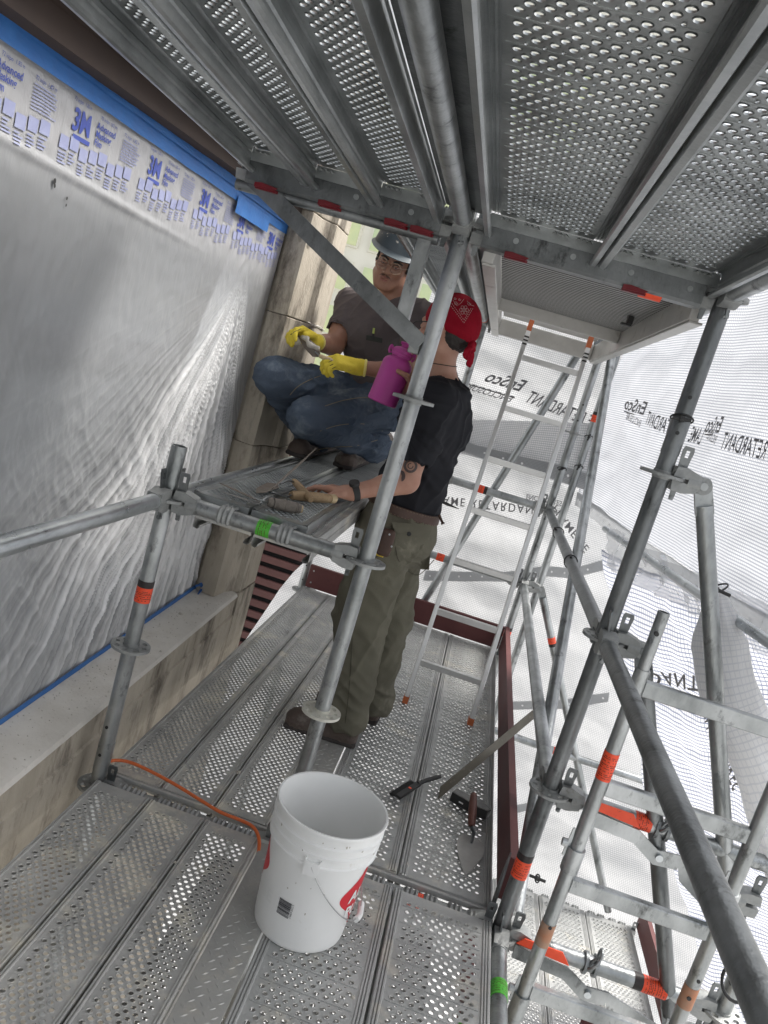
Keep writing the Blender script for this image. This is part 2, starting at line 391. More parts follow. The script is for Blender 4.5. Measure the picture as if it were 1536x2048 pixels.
MT['ringpale'] = M('bare_zinc', (.58, .57, .50), (.66, .65, .58), 14, .5, .35, .3, 90)
RINGP = ring_mesh(MT['ringpale'], 'ring')
def wedge_head_mesh():
    """local +x points from the post axis along the ledger"""
    mb = MB()
    for s in (1, -1):      # jaw above and below the ring
        zs = [(.026, .006), (.030, .034), (.060, .036), (.098, TR + .001), (.098, .002), (.070, .006)]
        poly = [(x, z * s) for x, z in zs]
        if s < 0: poly = poly[::-1]
        for w0, w1 in ((-.023, .023),):
            mb.prism(poly, w1 - w0, (0, w0, 0), (1, 0, 0), (0, 0, 1), (0, 1, 0))
    mb.tube((.068, 0, 0), (.104, 0, 0), TR + .002, n=20)
    me = bpy.data.meshes.new('wedge_head'); me.from_pydata(mb.v, [], mb.f); me.materials.append(MT['cast']); me.update(); smooth_obj(me, 40)
    w = MB()
    # tapered wedge plate with a hole near its top
    poly = [(-.006, -.062), (.006, -.062), (.016, .086), (.012, .092), (-.014, .092), (-.018, .086)]
    for a, b in (((-.018, .060), (-.005, .092)), ((.004, .060), (.016, .092))): pass
    w.prism([(-.006, -.062), (.006, -.062), (.0135, .062), (-.0155, .062)], .005, (.0455, -.0025, 0), (1, 0, 0), (0, 0, 1), (0, 1, 0))
    w.prism([(-.0155, .062), (-.006, .062), (-.006, .082), (-.0165, .082)], .005, (.0455, -.0025, 0), (1, 0, 0), (0, 0, 1), (0, 1, 0))
    w.prism([(.005, .062), (.0135, .062), (.0155, .082), (.005, .082)], .005, (.0455, -.0025, 0), (1, 0, 0), (0, 0, 1), (0, 1, 0))
    w.prism([(-.0165, .082), (.0155, .082), (.012, .094), (-.013, .094)], .005, (.0455, -.0025, 0), (1, 0, 0), (0, 0, 1), (0, 1, 0))
    w.tube((.0455, -.007, -.056), (.0455, .007, -.056), .0055, n=10)
    mw_ = bpy.data.meshes.new('wedge'); mw_.from_pydata(w.v, [], w.f); mw_.materials.append(MT['steel_dark']); mw_.update()
    return me, mw_
WHEAD, WEDGE = wedge_head_mesh()
def add_head(parent, at, direction, tilt=0):
    d = V(direction); q = d.to_track_quat('X', 'Z') if abs(d.normalized().z) < .99 else d.to_track_quat('X', 'Y')
    h = bpy.data.objects.new('wedge_head', WHEAD); COL.objects.link(h); h.parent = parent
    h.location = at; h.rotation_mode = 'QUATERNION'; h.rotation_quaternion = q
    w = bpy.data.objects.new('wedge', WEDGE); COL.objects.link(w); w.parent = h; w.rotation_euler = (R_(tilt), 0, 0)
    return h
def band(parent, a, b, r, mat, name='sticker'):
    o = MB().tube(a, b, r + .0012, n=28, cap=True).build(name, mat, parent); return o
def sticker(parent, a, axis, r, color, flip=1, bw=.018, cw=.06):
    """coloured inspection sticker with a black printed band, wrapped round the tube"""
    ax = V(axis).normalized()
    p0 = V(a); s = band(parent, p0, p0 + ax * cw, r, MT['stick_o' if color == 'o' else 'stick_g'])
    if bw: band(s, p0 + ax * (cw + .0005), p0 + ax * (cw + bw), r, MT['black'], 'printed_band')
    # rows of fine print round the sticker
    q = ax.to_track_quat('Z', 'Y'); mb = MB(); rnd = random.Random(int(cw * 1e5) + int(p0.x * 1e3))
    rr = r + .0016; zz = .008
    while zz < cw - .008:
        t = 0
        while t < 2 * math.pi:
            L = rnd.uniform(.05, .2)
            if rnd.random() < .72:
                h = .0022
                pts = [q @ V((rr * math.cos(t + L * i), rr * math.sin(t + L * i), zz + h * j)) + p0 for i, j in ((0, 0), (1, 0), (1, 1), (0, 1))]
                mb.add(pts, [(0, 1, 2, 3)])
            t += L + .05
        zz += rnd.choice((.005, .0065, .009))
    mb.build('fine_print', MT['black2'], s, smooth=False)
    return s
MT['black2'] = M('sticker_ink', (.12, .02, .01), (.05, .015, .01), 30, .5)
def post(name_lbl, x, y, z0, z1, rings, mat='steel', stickers=(), open_top=False, joints=(), group='upright scaffold posts', pale=()):
    t = thing('scaffold_post', name_lbl, 'scaffold post', (x, y, z0), group)
    mb = MB(); mb.tube((0, 0, 0), (0, 0, z1 - z0), TR, n=28, hollow=.0035)
    for j in joints: mb.tube((0, 0, j - z0 - .1), (0, 0, j - z0), TR + .0018, n=28)
    o = mb.build('tube', MT[mat], t)
    # drilled holes near the ends
    hm = MB()
    for hz in joints:
        for a in (-.04, .06): hm.tube((-.004, -TR - .0026, hz - z0 + a), (-.004, -TR + .004, hz - z0 + a), .0055, n=10)
    if hm.v: hm.build('pin_hole', MT['rubber'], t)
    for r in rings:
        k = bpy.data.objects.new('ring', RINGP if r in pale else RING); COL.objects.link(k); k.parent = t; k.location = (0, 0, r - z0); k.rotation_euler = (0, 0, R_(22.5))
    for (z, c, cw, bw, fl) in stickers: sticker(t, (0, 0, z - z0), (0, 0, fl), TR, c, cw=cw, bw=bw)
    return t
def ledger(label, a, b, mat='steel', heads=(1, 1), tilt=(8, -8), stickers=(), group='horizontal ledgers', cat='ledger', name='ledger', r=TR):
    a = V(a); b = V(b); d = (b - a).normalized()
    t = thing(name, label, cat, a, group)
    L = (b - a).length
    MB().tube(d * .085 if heads[0] else V((0, 0, 0)), d * (L - .085) if heads[1] else d * L, r, n=28, hollow=0 if heads[0] and heads[1] else .0035).build('tube', MT[mat], t)
    if heads[0]: add_head(t, (0, 0, 0), d, tilt[0])
    if heads[1]: add_head(t, d * L, -d, tilt[1])
    for (s, c, cw, bw, fl) in stickers: sticker(t, d * s, d * fl, r, c, cw=cw, bw=bw)
    return t
def brace(label, a, b, mat='steel', ends=(1, 1), stickers=(), r=TR, off=(0, 0, 0), group='diagonal braces'):
    """a,b = ring centres; the tube hangs on swivelling wedge heads beside the rings"""
    a = V(a); b = V(b); off = V(off)
    t = thing('diagonal_brace', label, 'brace', a, group)
    d = (b - a).normalized(); L = (b - a).length; hd = V((d.x, d.y, 0)).normalized()
    p0 = hd * .115 + off; p1 = d * L - hd * .115 + off
    dd = (p1 - p0).normalized()
    mb = MB(); mb.tube(p0 + dd * (.055 if ends[0] else 0), p1 - dd * (.055 if ends[1] else 0), r, n=26)
    side = dd.cross(V((0, 0, 1))).normalized()
    mb.build('tube', MT[mat], t)
    for k, (p, h, s) in enumerate(((p0, hd, 1), (p1, -hd, -1))):
        if not ends[k]: continue
        e = MB(); q0 = p - dd * s * .02; q1 = p + dd * s * .075
        # flattened tube end with a rivet
        up = side.cross(dd).normalized()
        poly = [(-.02, -.019), (-.012, -.023), (.05, -.0245), (.08, -.0245), (.08, .0245), (.05, .0245), (-.012, .023), (-.02, .019)]
        e.prism(poly, .018, p - side * .009, dd * s, up, side)
        e.tube(p - side * .017, p + side * .017, .011, n=14)
        e.build('flattened_end', MT[mat], t)
        hh = add_head(t, (V((0, 0, 0)) if k == 0 else d * L) + off * .5, h, 6 * s)
        c = MB(); c.lathe([(.004, -.013), (.024, -.012), (.026, 0), (.024, .012), (.004, .013)], 20, p - hd * s * 0 + side * .0, side); c.build('swivel_boss', MT['cast'], t)
    for (s, c, cw, bw) in stickers: sticker(t, p0 + dd * s, dd, r, c, cw=cw, bw=bw)
    return t
XB, XC = .6449, 1.3756; L = LBAY; XO = 2.08
post('galvanised post in front of the plastic film, open at the top above the work table', 0, 0, -2.2, 1.165, (-.5, 0, .5, 1.0), 'steel_dark' if 0 else 'steel', stickers=((.655, 'o', .05, .022, 1),), joints=(.16,))
post('tall post standing between the white bucket and the man in black', XB, 0, -2.2, 2.2, (-1.0, 0, .5, 1.0, 1.5, 2.0), 'steel', pale=(.5,))
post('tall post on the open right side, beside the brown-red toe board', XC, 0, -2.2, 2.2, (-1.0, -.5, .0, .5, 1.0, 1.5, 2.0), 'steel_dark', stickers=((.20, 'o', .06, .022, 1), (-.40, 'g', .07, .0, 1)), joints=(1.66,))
post('far left post under the end of the work table', 0, L, -2.2, 1.12, (0, .5, 1.0), 'steel', joints=(.12,))
post('far post behind the red bandana', XB, L, -2.2, 2.25, (0, .5, 1.0, 1.5, 2.0), 'steel')
post('far corner post behind the aluminium ladder', XC, L, -2.2, 2.25, (-.5, 0, .5, 1.0, 1.5, 2.0), 'steel', stickers=((.13, 'o', .045, .025, 1),), joints=(1.62,))
# posts of the outer stair bay, lower on the right
post('outer post at the lower right behind the dark diagonal tube', XO, 0, -2.2, .2, (-.5, 0), 'steel')
# ledgers at table level and deck level
ledger('bright horizontal tube running from the open-topped post towards the camera', (0, 0, 1.0), (0, -L, 1.0), 'steel_pale')
ledger('horizontal tube along the wall side of the work table', (0, 0, 1.0), (0, L, 1.0), 'steel_pale')
lt = ledger('tube carrying the near end of the work table, with a green sticker', (0, 0, 1.0), (XB, 0, 1.0), 'steel')
sticker(lt, (.300, 0, 0), (1, 0, 0), TR, 'g', cw=.042, bw=0)
ledger('far tube carrying the work table behind the crouching man', (0, L, 1.0), (XB, L, 1.0), 'steel')
ledger('tube under the near deck joint on the left', (0, 0, 0), (XB, 0, 0), 'cast')
lt = ledger('tube under the near deck joint on the right of the bucket', (XB, 0, 0), (XC, 0, 0), 'cast')
sticker(lt, (.43, 0, 0), (1, 0, 0), TR, 'o', cw=.05, bw=0)
ledger('far deck tube behind the end toe board, left', (0, L, 0), (XB, L, 0), 'steel')
ledger('far deck tube behind the end toe board, right', (XB, L, 0), (XC, L, 0), 'steel')
ledger('upper far guard tube behind the ladder, with orange sticker', (XB, L, 1.0), (XC, L, 1.0), 'steel', stickers=((.27, 'o', .04, .02, 1),))
ledger('lower far guard tube behind the ladder, with orange sticker', (XB, L, .5), (XC, L, .5), 'steel', stickers=((.15, 'o', .05, 0, 1),))
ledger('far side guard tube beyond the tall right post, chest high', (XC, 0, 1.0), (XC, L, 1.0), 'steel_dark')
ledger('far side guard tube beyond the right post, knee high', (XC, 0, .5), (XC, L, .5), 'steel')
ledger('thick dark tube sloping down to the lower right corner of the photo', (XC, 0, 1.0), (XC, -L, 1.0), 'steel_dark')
ledger('tube under the upper deck leading towards the camera beside the centre post', (XB, 0, 2.0), (XB, -L, 2.0), 'steel')
ledger('tube under the upper deck over the right post', (XC, 0, 2.0), (XC, -L, 2.0), 'steel')
ledger('tube running away under the upper deck from the centre post', (XB, 0, 2.0), (XB, L, 2.0), 'steel', stickers=((2.58, 'o', .02, 0, 1),))
ledger('tube running away under the right rail of the hatch deck', (XC, 0, 2.0), (XC, L, 2.0), 'steel')
ledger('far head-high tube at the end of the hatch deck', (XB, L, 2.0), (XC, L, 2.0), 'steel')
ledger('knee-high tube going right behind the stair frame, orange sticker', (XC, 0, .5), (2.7, 0, .5), 'steel', stickers=((.26, 'o', .05, 0, 1),))
ledger('bottom tube going right under the stair frame, broad orange sticker', (XC, 0, 0), (XO, 0, 0), 'steel', stickers=((.53, 'o', .075, .028, -1),))
brace('diagonal brace hanging from the right post at head height', (XC, 0, 1.5), (XO, 0, .37), 'steel')
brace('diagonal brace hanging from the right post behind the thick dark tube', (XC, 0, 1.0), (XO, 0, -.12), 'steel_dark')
brace('long diagonal brace crossing the bay beyond the right post', (XC + .055, L, 2.0), (XC + .055, 0, 0.0), 'steel', ends=(0, 0))
brace('diagonal brace behind the ladder rungs', (XC, L + .05, 2.0), (XB, L + .05, 0.0), 'steel', ends=(0, 0))
brace('thin diagonal brace falling away from the far corner post', (XC, L, .5), (2.7, L, -1.45), 'steel', ends=(1, 0), stickers=((.32, 'o', .04, .02),))
s3 = ledger('thin horizontal tube low beyond the right post with orange sticker', (XC, L, -.5), (2.6, L, -.5), 'steel', stickers=((.52, 'o', .045, .025, 1),))
# outer corner tube with bungees
post('outer vertical tube beside the far corner post, tied to the sheeting', XC + .12, L + .22, -2.2, 2.25, (), 'steel', stickers=((1.60, 'o', .045, .02, 1),), group='upright scaffold posts')
# U-shaped deck beams over head
def ubeam(label, a, b):
    a = V(a); b = V(b); d = (b - a).normalized(); Ln = (b - a).length; t = thing('deck_beam', label, 'deck beam', a, 'deck beams under the upper platform')
    side = d.cross(V((0, 0, 1))).normalized(); mb = MB()
    prof = [(-.026, .03), (-.026, -.028), (-.020, -.034), (.020, -.034), (.026, -.028), (.026, .03), (.030, .034), (.030, -.030), (.022, -.038), (-.022, -.038), (-.030, -.030), (-.030, .034)]
    mb.prism(prof, Ln - .12, d * .06, side, (0, 0, 1), d); mb.build('channel', MT['steel_dark'], t)
    rv = MB()
    s = .15
    while s < Ln - .1: rv.tube(d * s + side * -.034, d * s + side * .034, .008, n=10); s += .16
    rv.build('rivet', MT['steel'], t)
    add_head(t, (0, 0, 0), d, 5); add_head(t, d * Ln, -d, -5)
    return t
ubeam('channel beam under the joint of the upper deck, left of the centre post', (XB, 0, 1.99), (-.05, 0, 1.99))
ubeam('channel beam under the joint of the upper deck, right of the centre post', (XB, 0, 1.99), (XC, 0, 1.99))
ubeam('far channel beam at the end of the hatch deck', (XB, L - .06, 2.0), (XC, L - .06, 2.0))
# ------------------------------------------------------------------ planks
g = 'narrow perforated deck planks in the near bay'
for i, lb in enumerate(('narrow deck plank nearest the stone wall in the front bay', 'middle narrow deck plank in the front bay left of the bucket', 'narrow deck plank beside the checker plate in the front bay')):
    plank('n', 'deck', .006 + i * .1915, -L + .045, DZ, lb, g, (0, 1))
for i, lb in enumerate(('narrow deck plank along the wall beyond the orange cord', 'middle narrow deck plank beyond the orange cord', 'narrow deck plank under the toe of the boot')):
    plank('n', 'deck', .006 + i * .1915, .05, DZ, lb, 'narrow perforated deck planks in the far bay', (0, 0))
for i, lb in enumerate(('wide deck plank the white bucket stands on', 'wide deck plank at the lower right of the bucket')):
    plank('w', 'deck', .705 + i * .3205, -L + .045, DZ, lb, 'wide perforated deck planks', (0, 1))
for i, lb in enumerate(('wide deck plank under the left ladder foot', 'wide deck plank under the pointed trowel and right ladder foot')):
    plank('w', 'deck', .705 + i * .3205, .05, DZ, lb, 'wide perforated deck planks', (0, 0))
for i, lb in enumerate(('wall-side plank of the work table', 'right-hand plank of the work table, under the hand with the watch')):
    t = plank('n', 'up', .062 + i * .1915, .045, 1.0 + DZ, lb, 'planks of the raised work table', (1, 1))
    t.children[0].data = PM['n', 'deck']
# flat joint strips behind the claws, dusty
js = MB(); js.cbox((.03, .036, .018), (.60, .0485, .034))
js.cbox((.70, .036, .010), (1.34, .0485, .030)); o = js.build('joint_strip', MT['deck']); tag(o, 'dusty flat steel strip in the deck joint under the orange cord', 'cover strip')
for y0, y1, lb in ((-L + .045, -.05, 'checker plate strip left of the bucket in the front bay'), (.06, L - .05, 'checker plate strip beyond the bucket beside the boots')):
    mb = MB(); mb.cbox((.588, y0, .034), (.702, y1, .0405), .001)
    k = 0; yy = y0 + .02
    while yy < y1 - .02:
        for j in range(4):
            cx = .604 + j * .027 + (.0135 if k % 2 else 0); 
            if cx > .694: continue
            a = R_(45 if (j + k) % 2 else -45); c, s_ = math.cos(a), math.sin(a); l_, w_ = .0105, .0032
            vs = [(cx + c*l_, yy + s_*l_, .0406), (cx - s_*w_, yy + c*w_, .0406), (cx - c*l_, yy - s_*l_, .0406), (cx + s_*w_, yy - c*w_, .0406), (cx + c*l_*.35, yy + s_*l_*.35, .0424), (cx - c*l_*.35, yy - s_*l_*.35, .0424)]
            mb.add(vs, [(0, 1, 4), (1, 5, 4), (1, 2, 5), (2, 3, 5), (3, 4, 5), (3, 0, 4)])
        yy += .0225; k += 1
    o = mb.build('gap_plate', MT['plate']); tag(o, lb, 'checker plate')
for y0, y1, lb in ((-L + .045, -.05, 'long steel cover strip overhead beside the upper tube, near part'), (.06, L - .08, 'long steel cover strip overhead beside the upper tube, far part')):
    mb = MB(); mb.cbox((.586, y0, 2.030), (.704, y1, 2.036), .001); o = mb.build('cover_strip', MT['steel_dark']); tag(o, lb, 'cover strip')
# upper platform
g = 'narrow planks of the upper platform'
for i, lb in enumerate(('overhead plank nearest the taped wall', 'second overhead plank from the wall', 'third overhead plank, left of the centre post')):
    t = plank('n', 'up', .012 + i * .1915, -L + .045, 2.045, lb, g, (0, 1))
for i, lb in enumerate(('wide overhead plank right of the centre post', 'wide overhead plank at the upper right corner')):
    plank('w', 'up', .705 + i * .3205, -L + .045, 2.045, lb, 'wide planks of the upper platform', (0, 1))
plank('n', 'up', .398, .06, 2.045, 'overhead plank beyond the channel beam, above the bandana', g, (0, 0))
plank('w', 'up', -.33 + 0, L + .12, 2.045, 'distant overhead plank beyond the far post', 'wide planks of the upper platform', (0, 0)) if False else None
# red latches beneath the plank ends
for i, x in enumerate((.045, .235, .43, .505, .775, 1.105)):
    mb = MB(); mb.prism([(0, 0), (.06, .003), (.068, .010), (.02, .015), (0, .012)], .004, (x, -.036, 1.944), (1, 0, 0), (0, 0, 1), (0, -1, 0))
    mb.prism([(0, 0), (.060, 0), (.066, .01), (0, .022)], .008, (x, -.030, 1.942), (1, 0, 0), (0, 1, 0), (0, 0, 1))
    o = mb.build('plank_latch', MT['redlatch']); 
    tag(o, ['red latch under the plank nearest the wall', 'red latch above the crouching man, second from the wall', 'red latch beside the hard hat', 'red latch just left of the centre post', 'red latch just right of the centre post', 'red latch beside the orange tag near the right post'][i], 'latch', 'red plank latches')
t = band(None, (1.155, 0, 1.968), (1.215, 0, 1.968), .026, MT['stick_o'], 'orange_tag'); tag(t, 'bright orange tag wrapped on the channel beam near the right post', 'tag')
# side bracket that carries the wall side of the upper platform
t = thing('side_bracket', 'angled bracket with flat diagonal strut bolted to the centre post', 'bracket', (0, 0, 0))
MB().tube((-.02, -.0, 1.945), (XB - .06, 0, 1.945), .017, n=16).build('top_tube', MT['steel_dark'], t)
mb = MB(); d = (V((XB - .02, 0, 1.655)) - V((.012, 0, 1.975))).normalized(); up = V((-d.z, 0, d.x))
mb.prism([(0, -.024), (.69, -.024), (.69, .024), (0, .024)], .030, (.012, .012, 1.975), d, up, (0, -1, 0)); mb.build('diagonal_strut', MT['steel_dark'], t)
mb = MB(); mb.cbox((.528, -.012, 1.70), (.568, .024, 1.95)); mb.build('upright_strut', MT['steel'], t)
mb = MB(); mb.cbox((XB - .055, -.014, 1.625), (XB - .024, .014, 1.675)); mb.build('claw_plate', MT['cast'], t)
# ------------------------------------------------------------------ hatch deck over the ladder
t = thing('hatch_deck', 'aluminium hatch deck with ribbed panel above the ladder', 'hatch deck', (0, 0, 0))
x0, x1, y0, y1, zt = .712, 1.345, .07, L - .12, 2.03
mb = MB(); k = 0; y = y0 + .01
vs = []; prof = []
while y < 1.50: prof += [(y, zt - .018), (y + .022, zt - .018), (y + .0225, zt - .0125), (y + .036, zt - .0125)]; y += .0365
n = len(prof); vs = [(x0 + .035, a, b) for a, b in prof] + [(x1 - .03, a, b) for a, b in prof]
mb.add(vs, [(i, i + 1, n + i + 1, n + i) for i in range(n - 1)]); mb.mi = [1 if i % 4 == 3 else 0 for i in range(len(mb.f))]; mb.build('ribbed_panel', [MT['ribbed'], MT['shade_steel']], t, ang=20)  # rib walls facing the camera coloured near-black as groove shade
for nm, xa, xb in (('side_rail', x0, x0 + .034), ('side_rail', x1 - .030, x1)):
    mb = MB(); mb.cbox((xa, y0, zt - .10), (xb, y1, zt - .001)); mb.cbox((xa + .004, y0, zt - .108), (xb + .012, y1, zt - .1005), .002); mb.build(nm, MT['alu'], t)
mb = MB(); mb.cbox((x0 + .036, 1.50, zt - .07), (x1 - .032, 1.53, zt - .002)); mb.build('cross_rail', MT['alu'], t)
mb = MB(); mb.cbox((x0 + .036, y1 - .03, zt - .095), (x1 - .032, y1, zt - .002)); mb.build('cross_rail', MT['alu'], t)
mb = MB(); mb.cbox((x0 + .04, 1.86, zt + .012), (x1 - .036, 2.56, zt + .022)); mb.build('hatch_lid', MT['alu'], t)
for xx in (.745, .745, 1.08):
    mb = MB(); mb.box((xx, 1.56, zt - .02), (xx + .05, 1.60, zt - .006)); mb.build('hinge', MT['rubber'] if xx < 1 else MT['steel'], t)
mb = MB(); mb.cbox((1.255, .9, zt - .05), (1.275, .95, zt - .013)); mb.cbox((1.235, .91, zt - .056), (1.275, .94, zt - .048)); mb.build('latch', MT['rubber'], t)
# ------------------------------------------------------------------ toe boards
def toe(label, a, b, h=.15, z=.05, th=.028, bracket=()):
    a = V(a); b = V(b); d = (b - a).normalized(); s = d.cross(V((0, 0, 1))); t = thing('toe_board', label, 'toe board', a, 'brown-red toe boards')
    mb = MB(); Ln = (b - a).length
    mb.prism([(0, .002), (.002, 0), (Ln - .002, 0), (Ln, .002), (Ln, h - .002), (Ln - .002, h), (.002, h), (0, h - .002)], th, (0, 0, 0), d, (0, 0, 1), s); mb.build('board', MT['toe'], t)
    mb = MB()
    for q in (.03, Ln - .03):
        for hz in (.035, .115): mb.tube(d * q + V((0, 0, hz)) - s * .003, d * q + V((0, 0, hz)) + s * (th + .003), .006, n=10)
    mb.build('bolt', MT['steel_pale'], t)
    return t
toe('long brown-red toe board along the right edge of the deck', (XC - .025, .075, .055), (XC - .025, L - .03, .055))
toe('short brown-red toe board at the far end, right of the trousers', (XB + .04, L - .035, .055), (XC - .03, L - .035, .055))
toe('short brown-red toe board at the far end, left of the trousers', (.03, L - .035, .055), (XB - .01, L - .035, .055))
for y in (.03,):
    mb = MB(); mb.prism([(0, 0), (.045, 0), (.05, .16), (.03, .26), (.012, .20), (0, .1)], .006, (XC - .036, .03, -.03), (0, 1, 0), (0, 0, 1), (1, 0, 0)); o = mb.build('toe_board_clip', MT['steel_dark']); tag(o, 'dark steel clip at the near end of the long toe board', 'clip')
# ------------------------------------------------------------------ ladders
t = thing('aluminium_ladder', 'narrow aluminium ladder leaning up through the hatch, orange end caps', 'ladder', (0, 0, 0))
A = [V((.882, 1.38, .05)), V((1.212, 1.38, .05))]; B = [V((.915, 1.74, 1.99)), V((1.212, 1.74, 1.99))]
lu = (B[0] - A[0]).normalized(); ln = lu.cross(V((1, 0, 0))).normalized()
for i in range(2):
    d = (B[i] - A[i]); Ln = d.length; d.normalize(); s = d.cross(V((0, 1, 0))).normalized(); dep = s.cross(d)
    mb = MB(); mb.prism([(-.009, -.0225), (.009, -.0225), (.011, -.0205), (.011, .0205), (.009, .0225), (-.009, .0225), (-.011, .0205), (-.011, -.0205)], Ln - .06, A[i] + d * .02, s, dep, d); mb.build('side_rail', MT['alu_clean'], t)
    mb = MB(); mb.prism([(-.014, -.026), (.014, -.026), (.014, .026), (-.014, .026)], .034, A[i] - d * .006, s, dep, d); mb.build('rubber_foot', MT['orange'], t)
    mb = MB(); mb.prism([(-.012, -.024), (.012, -.024), (.012, .024), (-.012, .024)], .06, A[i] + d * (Ln - .07), s, dep, d); mb.build('end_cap', MT['orange'], t)
    mb = MB()
    for q in range(3): mb.prism([(-.0116, -.012), (.0116, -.012), (.0116, .012), (-.0116, .012)], .008, A[i] + d * (Ln - .105 - q * .018), s, dep * 2, d)
    mb.build('rail_slot', MT['rubber'], t)
for k in range(7):
    f = (.205 + k * .262) / (1.975)
    a = A[0].lerp(B[0], f); b = A[1].lerp(B[1], f)
    mb = MB(); X = (b - a).normalized(); mb.prism([(-.013, -.014), (.013, -.014), (.015, -.012), (.015, .012), (.013, .014), (-.013, .014), (-.015, .012), (-.015, -.012)], (b - a).length, a, V((0, 1, .0)), V((0, 0, 1)), X); mb.build('rung', MT['alu_clean'], t)
# steel access ladder in front of the outer bay
t = thing('steel_access_ladder', 'galvanised steel access ladder hooked in the outer bay at lower right', 'ladder', (0, 0, 0))
yl = -.12; xl, xr = 1.478, 1.915
for i, x in enumerate((xl, xr)):
    top = 1.15 if i == 0 else 1.25
    mb = MB(); mb.tube((x, yl, -1.2), (x, yl, top - .17 if i == 0 else top), .0205, n=22)
    if i == 0: mb.tube((x, yl, top - .18), (x, yl, top), .0165, n=22, hollow=.003)
    mb.build('stile', MT['steel'], t)
    mb = MB(); 
    for zc in ((.37, -.13) if i == 0 else (.40, -.1)):
        mb.tube((x, yl, zc - .03), (x, yl, zc + .045), .0265, n=22)
        mb.prism([(0, 0), (.018, 0), (.012, .09), (.006, .09)], .006, (x - .034, yl - .003, zc + .01), (1, 0, 0), (0, 0, 1), (0, 1, 0))
        mb.tube((x - .045, yl, zc + .05), (x - .03, yl, zc + .05), .012, n=10)
    mb.build('joint_sleeve', MT['steel'], t)
    mb = MB(); mb.tube((x - .004, yl - .0225, 1.09 if i == 0 else .1), (x - .004, yl - .012, 1.09 if i == 0 else .1), .0065, n=12); mb.tube((x + .002, yl - .0225, .16), (x + .002, yl - .015, .16), .0055, n=10); mb.build('pin_hole', MT['rubber'], t)
sticker(t, (xl, yl, .64), (0, 0, 1), .0205, 'o', cw=.085, bw=0)
MT['stick_old'] = M('rusty_orange_sticker', (.42, .16, .07), (.30, .27, .22), 14, .7)
band(t, (xl, yl, .09), (xl, yl, .165), .0205, MT['stick_old']); band(t, (xr, yl, .06), (xr, yl, .13), .0205, MT['stick_old'])
for z in (.932, .622, .305, -.065, -.36):
    mb = MB(); mb.cbox((xl + .016, yl - .013, z - .026), (xr - .016, yl + .013, z + .020), .003); mb.build('rung', MT['steel'], t)
# folded latch arms and shackles hooked on the cross tubes
for z, xs in ((.5, 1.72), (.0, 1.67)):
    t2 = thing('stair_hook', 'folding steel hook arm with a chain shackle on the %s cross tube' % ('knee-high' if z > .2 else 'bottom'), 'hook', (0, 0, z), 'hook arms on the cross tubes')
    mb = MB(); mb.prism([(-.24, .0), (-.07, -.012), (.0, -.052), (.07, -.045), (.07, -.092), (.0, -.10), (-.075, -.055), (-.24, -.045)], .006, (xs, -.032, 0), (1, 0, 0), (0, 0, 1), (0, -1, 0))
    mb.prism([(.055, -.045), (.26, -.10), (.27, -.115), (.27, -.23), (.09, -.125)], .005, (xs, -.034, 0), (1, 0, 0), (0, 0, 1), (0, 1, 0)); mb.build('arm_plate', MT['steel'], t2)
    MB().tube((xs + .01, -.046, -.072), (xs + .01, -.026, -.072), .011, n=14).build('rivet', MT['steel_pale'], t2)
    mb = MB()
    for q in range(2):
        pts = [(xs + .0 + q * .012 + (.0 if q else .012) * math.cos(a_), -.03 + .012 * q + .014 * math.sin(a_), .026 + .022 * math.cos(a_) + q * .022) for a_ in [i * math.pi / 5 for i in range(11)]]
        mb.path(pts, .0052, n=8)
    for dx in (-.018, .014): mb.lathe([(TR + .002, -.005), (TR + .010, -.005), (TR + .010, .005), (TR + .002, .005)], 18, (xs + dx, 0, 0), (1, 0, 0), closed=True)
    mb.build('shackle', MT['steel_dark'], t2)
    mb = MB(); mb.prism([(-.24, .006), (-.07, -.006), (-.1, .03), (-.22, .03)], .004, (xs, -.038, 0), (1, 0, 0), (0, 0, 1), (0, 1, 0)); mb.build('warning_flash', MT['stick_o'], t2)
# ------------------------------------------------------------------ lower outer deck seen through the stair bay
for i, x in enumerate((1.80, 2.12, 2.44)):
    plank('w', 'deck', x, .06, -1.5, ['left-hand plank of the lower landing', 'middle plank of the lower landing', 'right-hand plank of the lower landing'][i], 'planks of the lower landing', (0, 1))
toe('brown-red toe board on the right edge of the lower landing', (2.79, .9, -1.49), (2.79, L + .02, -1.49))
toe('short brown-red board lying across the lower landing', (2.28, 1.62, -1.49), (2.75, 1.62, -1.49), h=.12)
toe('brown-red toe board at the bottom edge beneath the deck', (1.50, .10, -1.0), (1.50, 1.4, -1.0))
lt = ledger('deck-level tube at the bottom edge running towards the camera, green sticker', (XC, 0, 0), (XC, -L, 0), 'steel')
sticker(lt, (0, -.235, 0), (0, -1, 0), TR, 'g', cw=.06, bw=0)
ledger('tube carrying the far end of the lower landing', (1.70, L, -1.545), (2.82, L, -1.545), 'steel')
# lower level deck below the front bay (glimpsed through the perforations)
for i in range(5):  # planks coloured near-black so the holes above look shaded
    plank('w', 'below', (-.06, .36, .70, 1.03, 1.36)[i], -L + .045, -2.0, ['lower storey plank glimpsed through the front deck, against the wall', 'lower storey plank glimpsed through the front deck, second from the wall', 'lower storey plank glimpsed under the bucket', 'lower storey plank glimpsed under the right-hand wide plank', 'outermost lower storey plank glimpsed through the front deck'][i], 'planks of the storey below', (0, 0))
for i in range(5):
    plank('w', 'below', (-.06, .262, .584, .906, 1.23)[i], .0, -2.0, ['far lower storey plank against the wall', 'far lower storey plank, second from the wall', 'far lower storey plank, third from the wall', 'far lower storey plank, second from the outer edge', 'far lower storey plank on the outer side'][i], 'planks of the storey below', (0, 0))
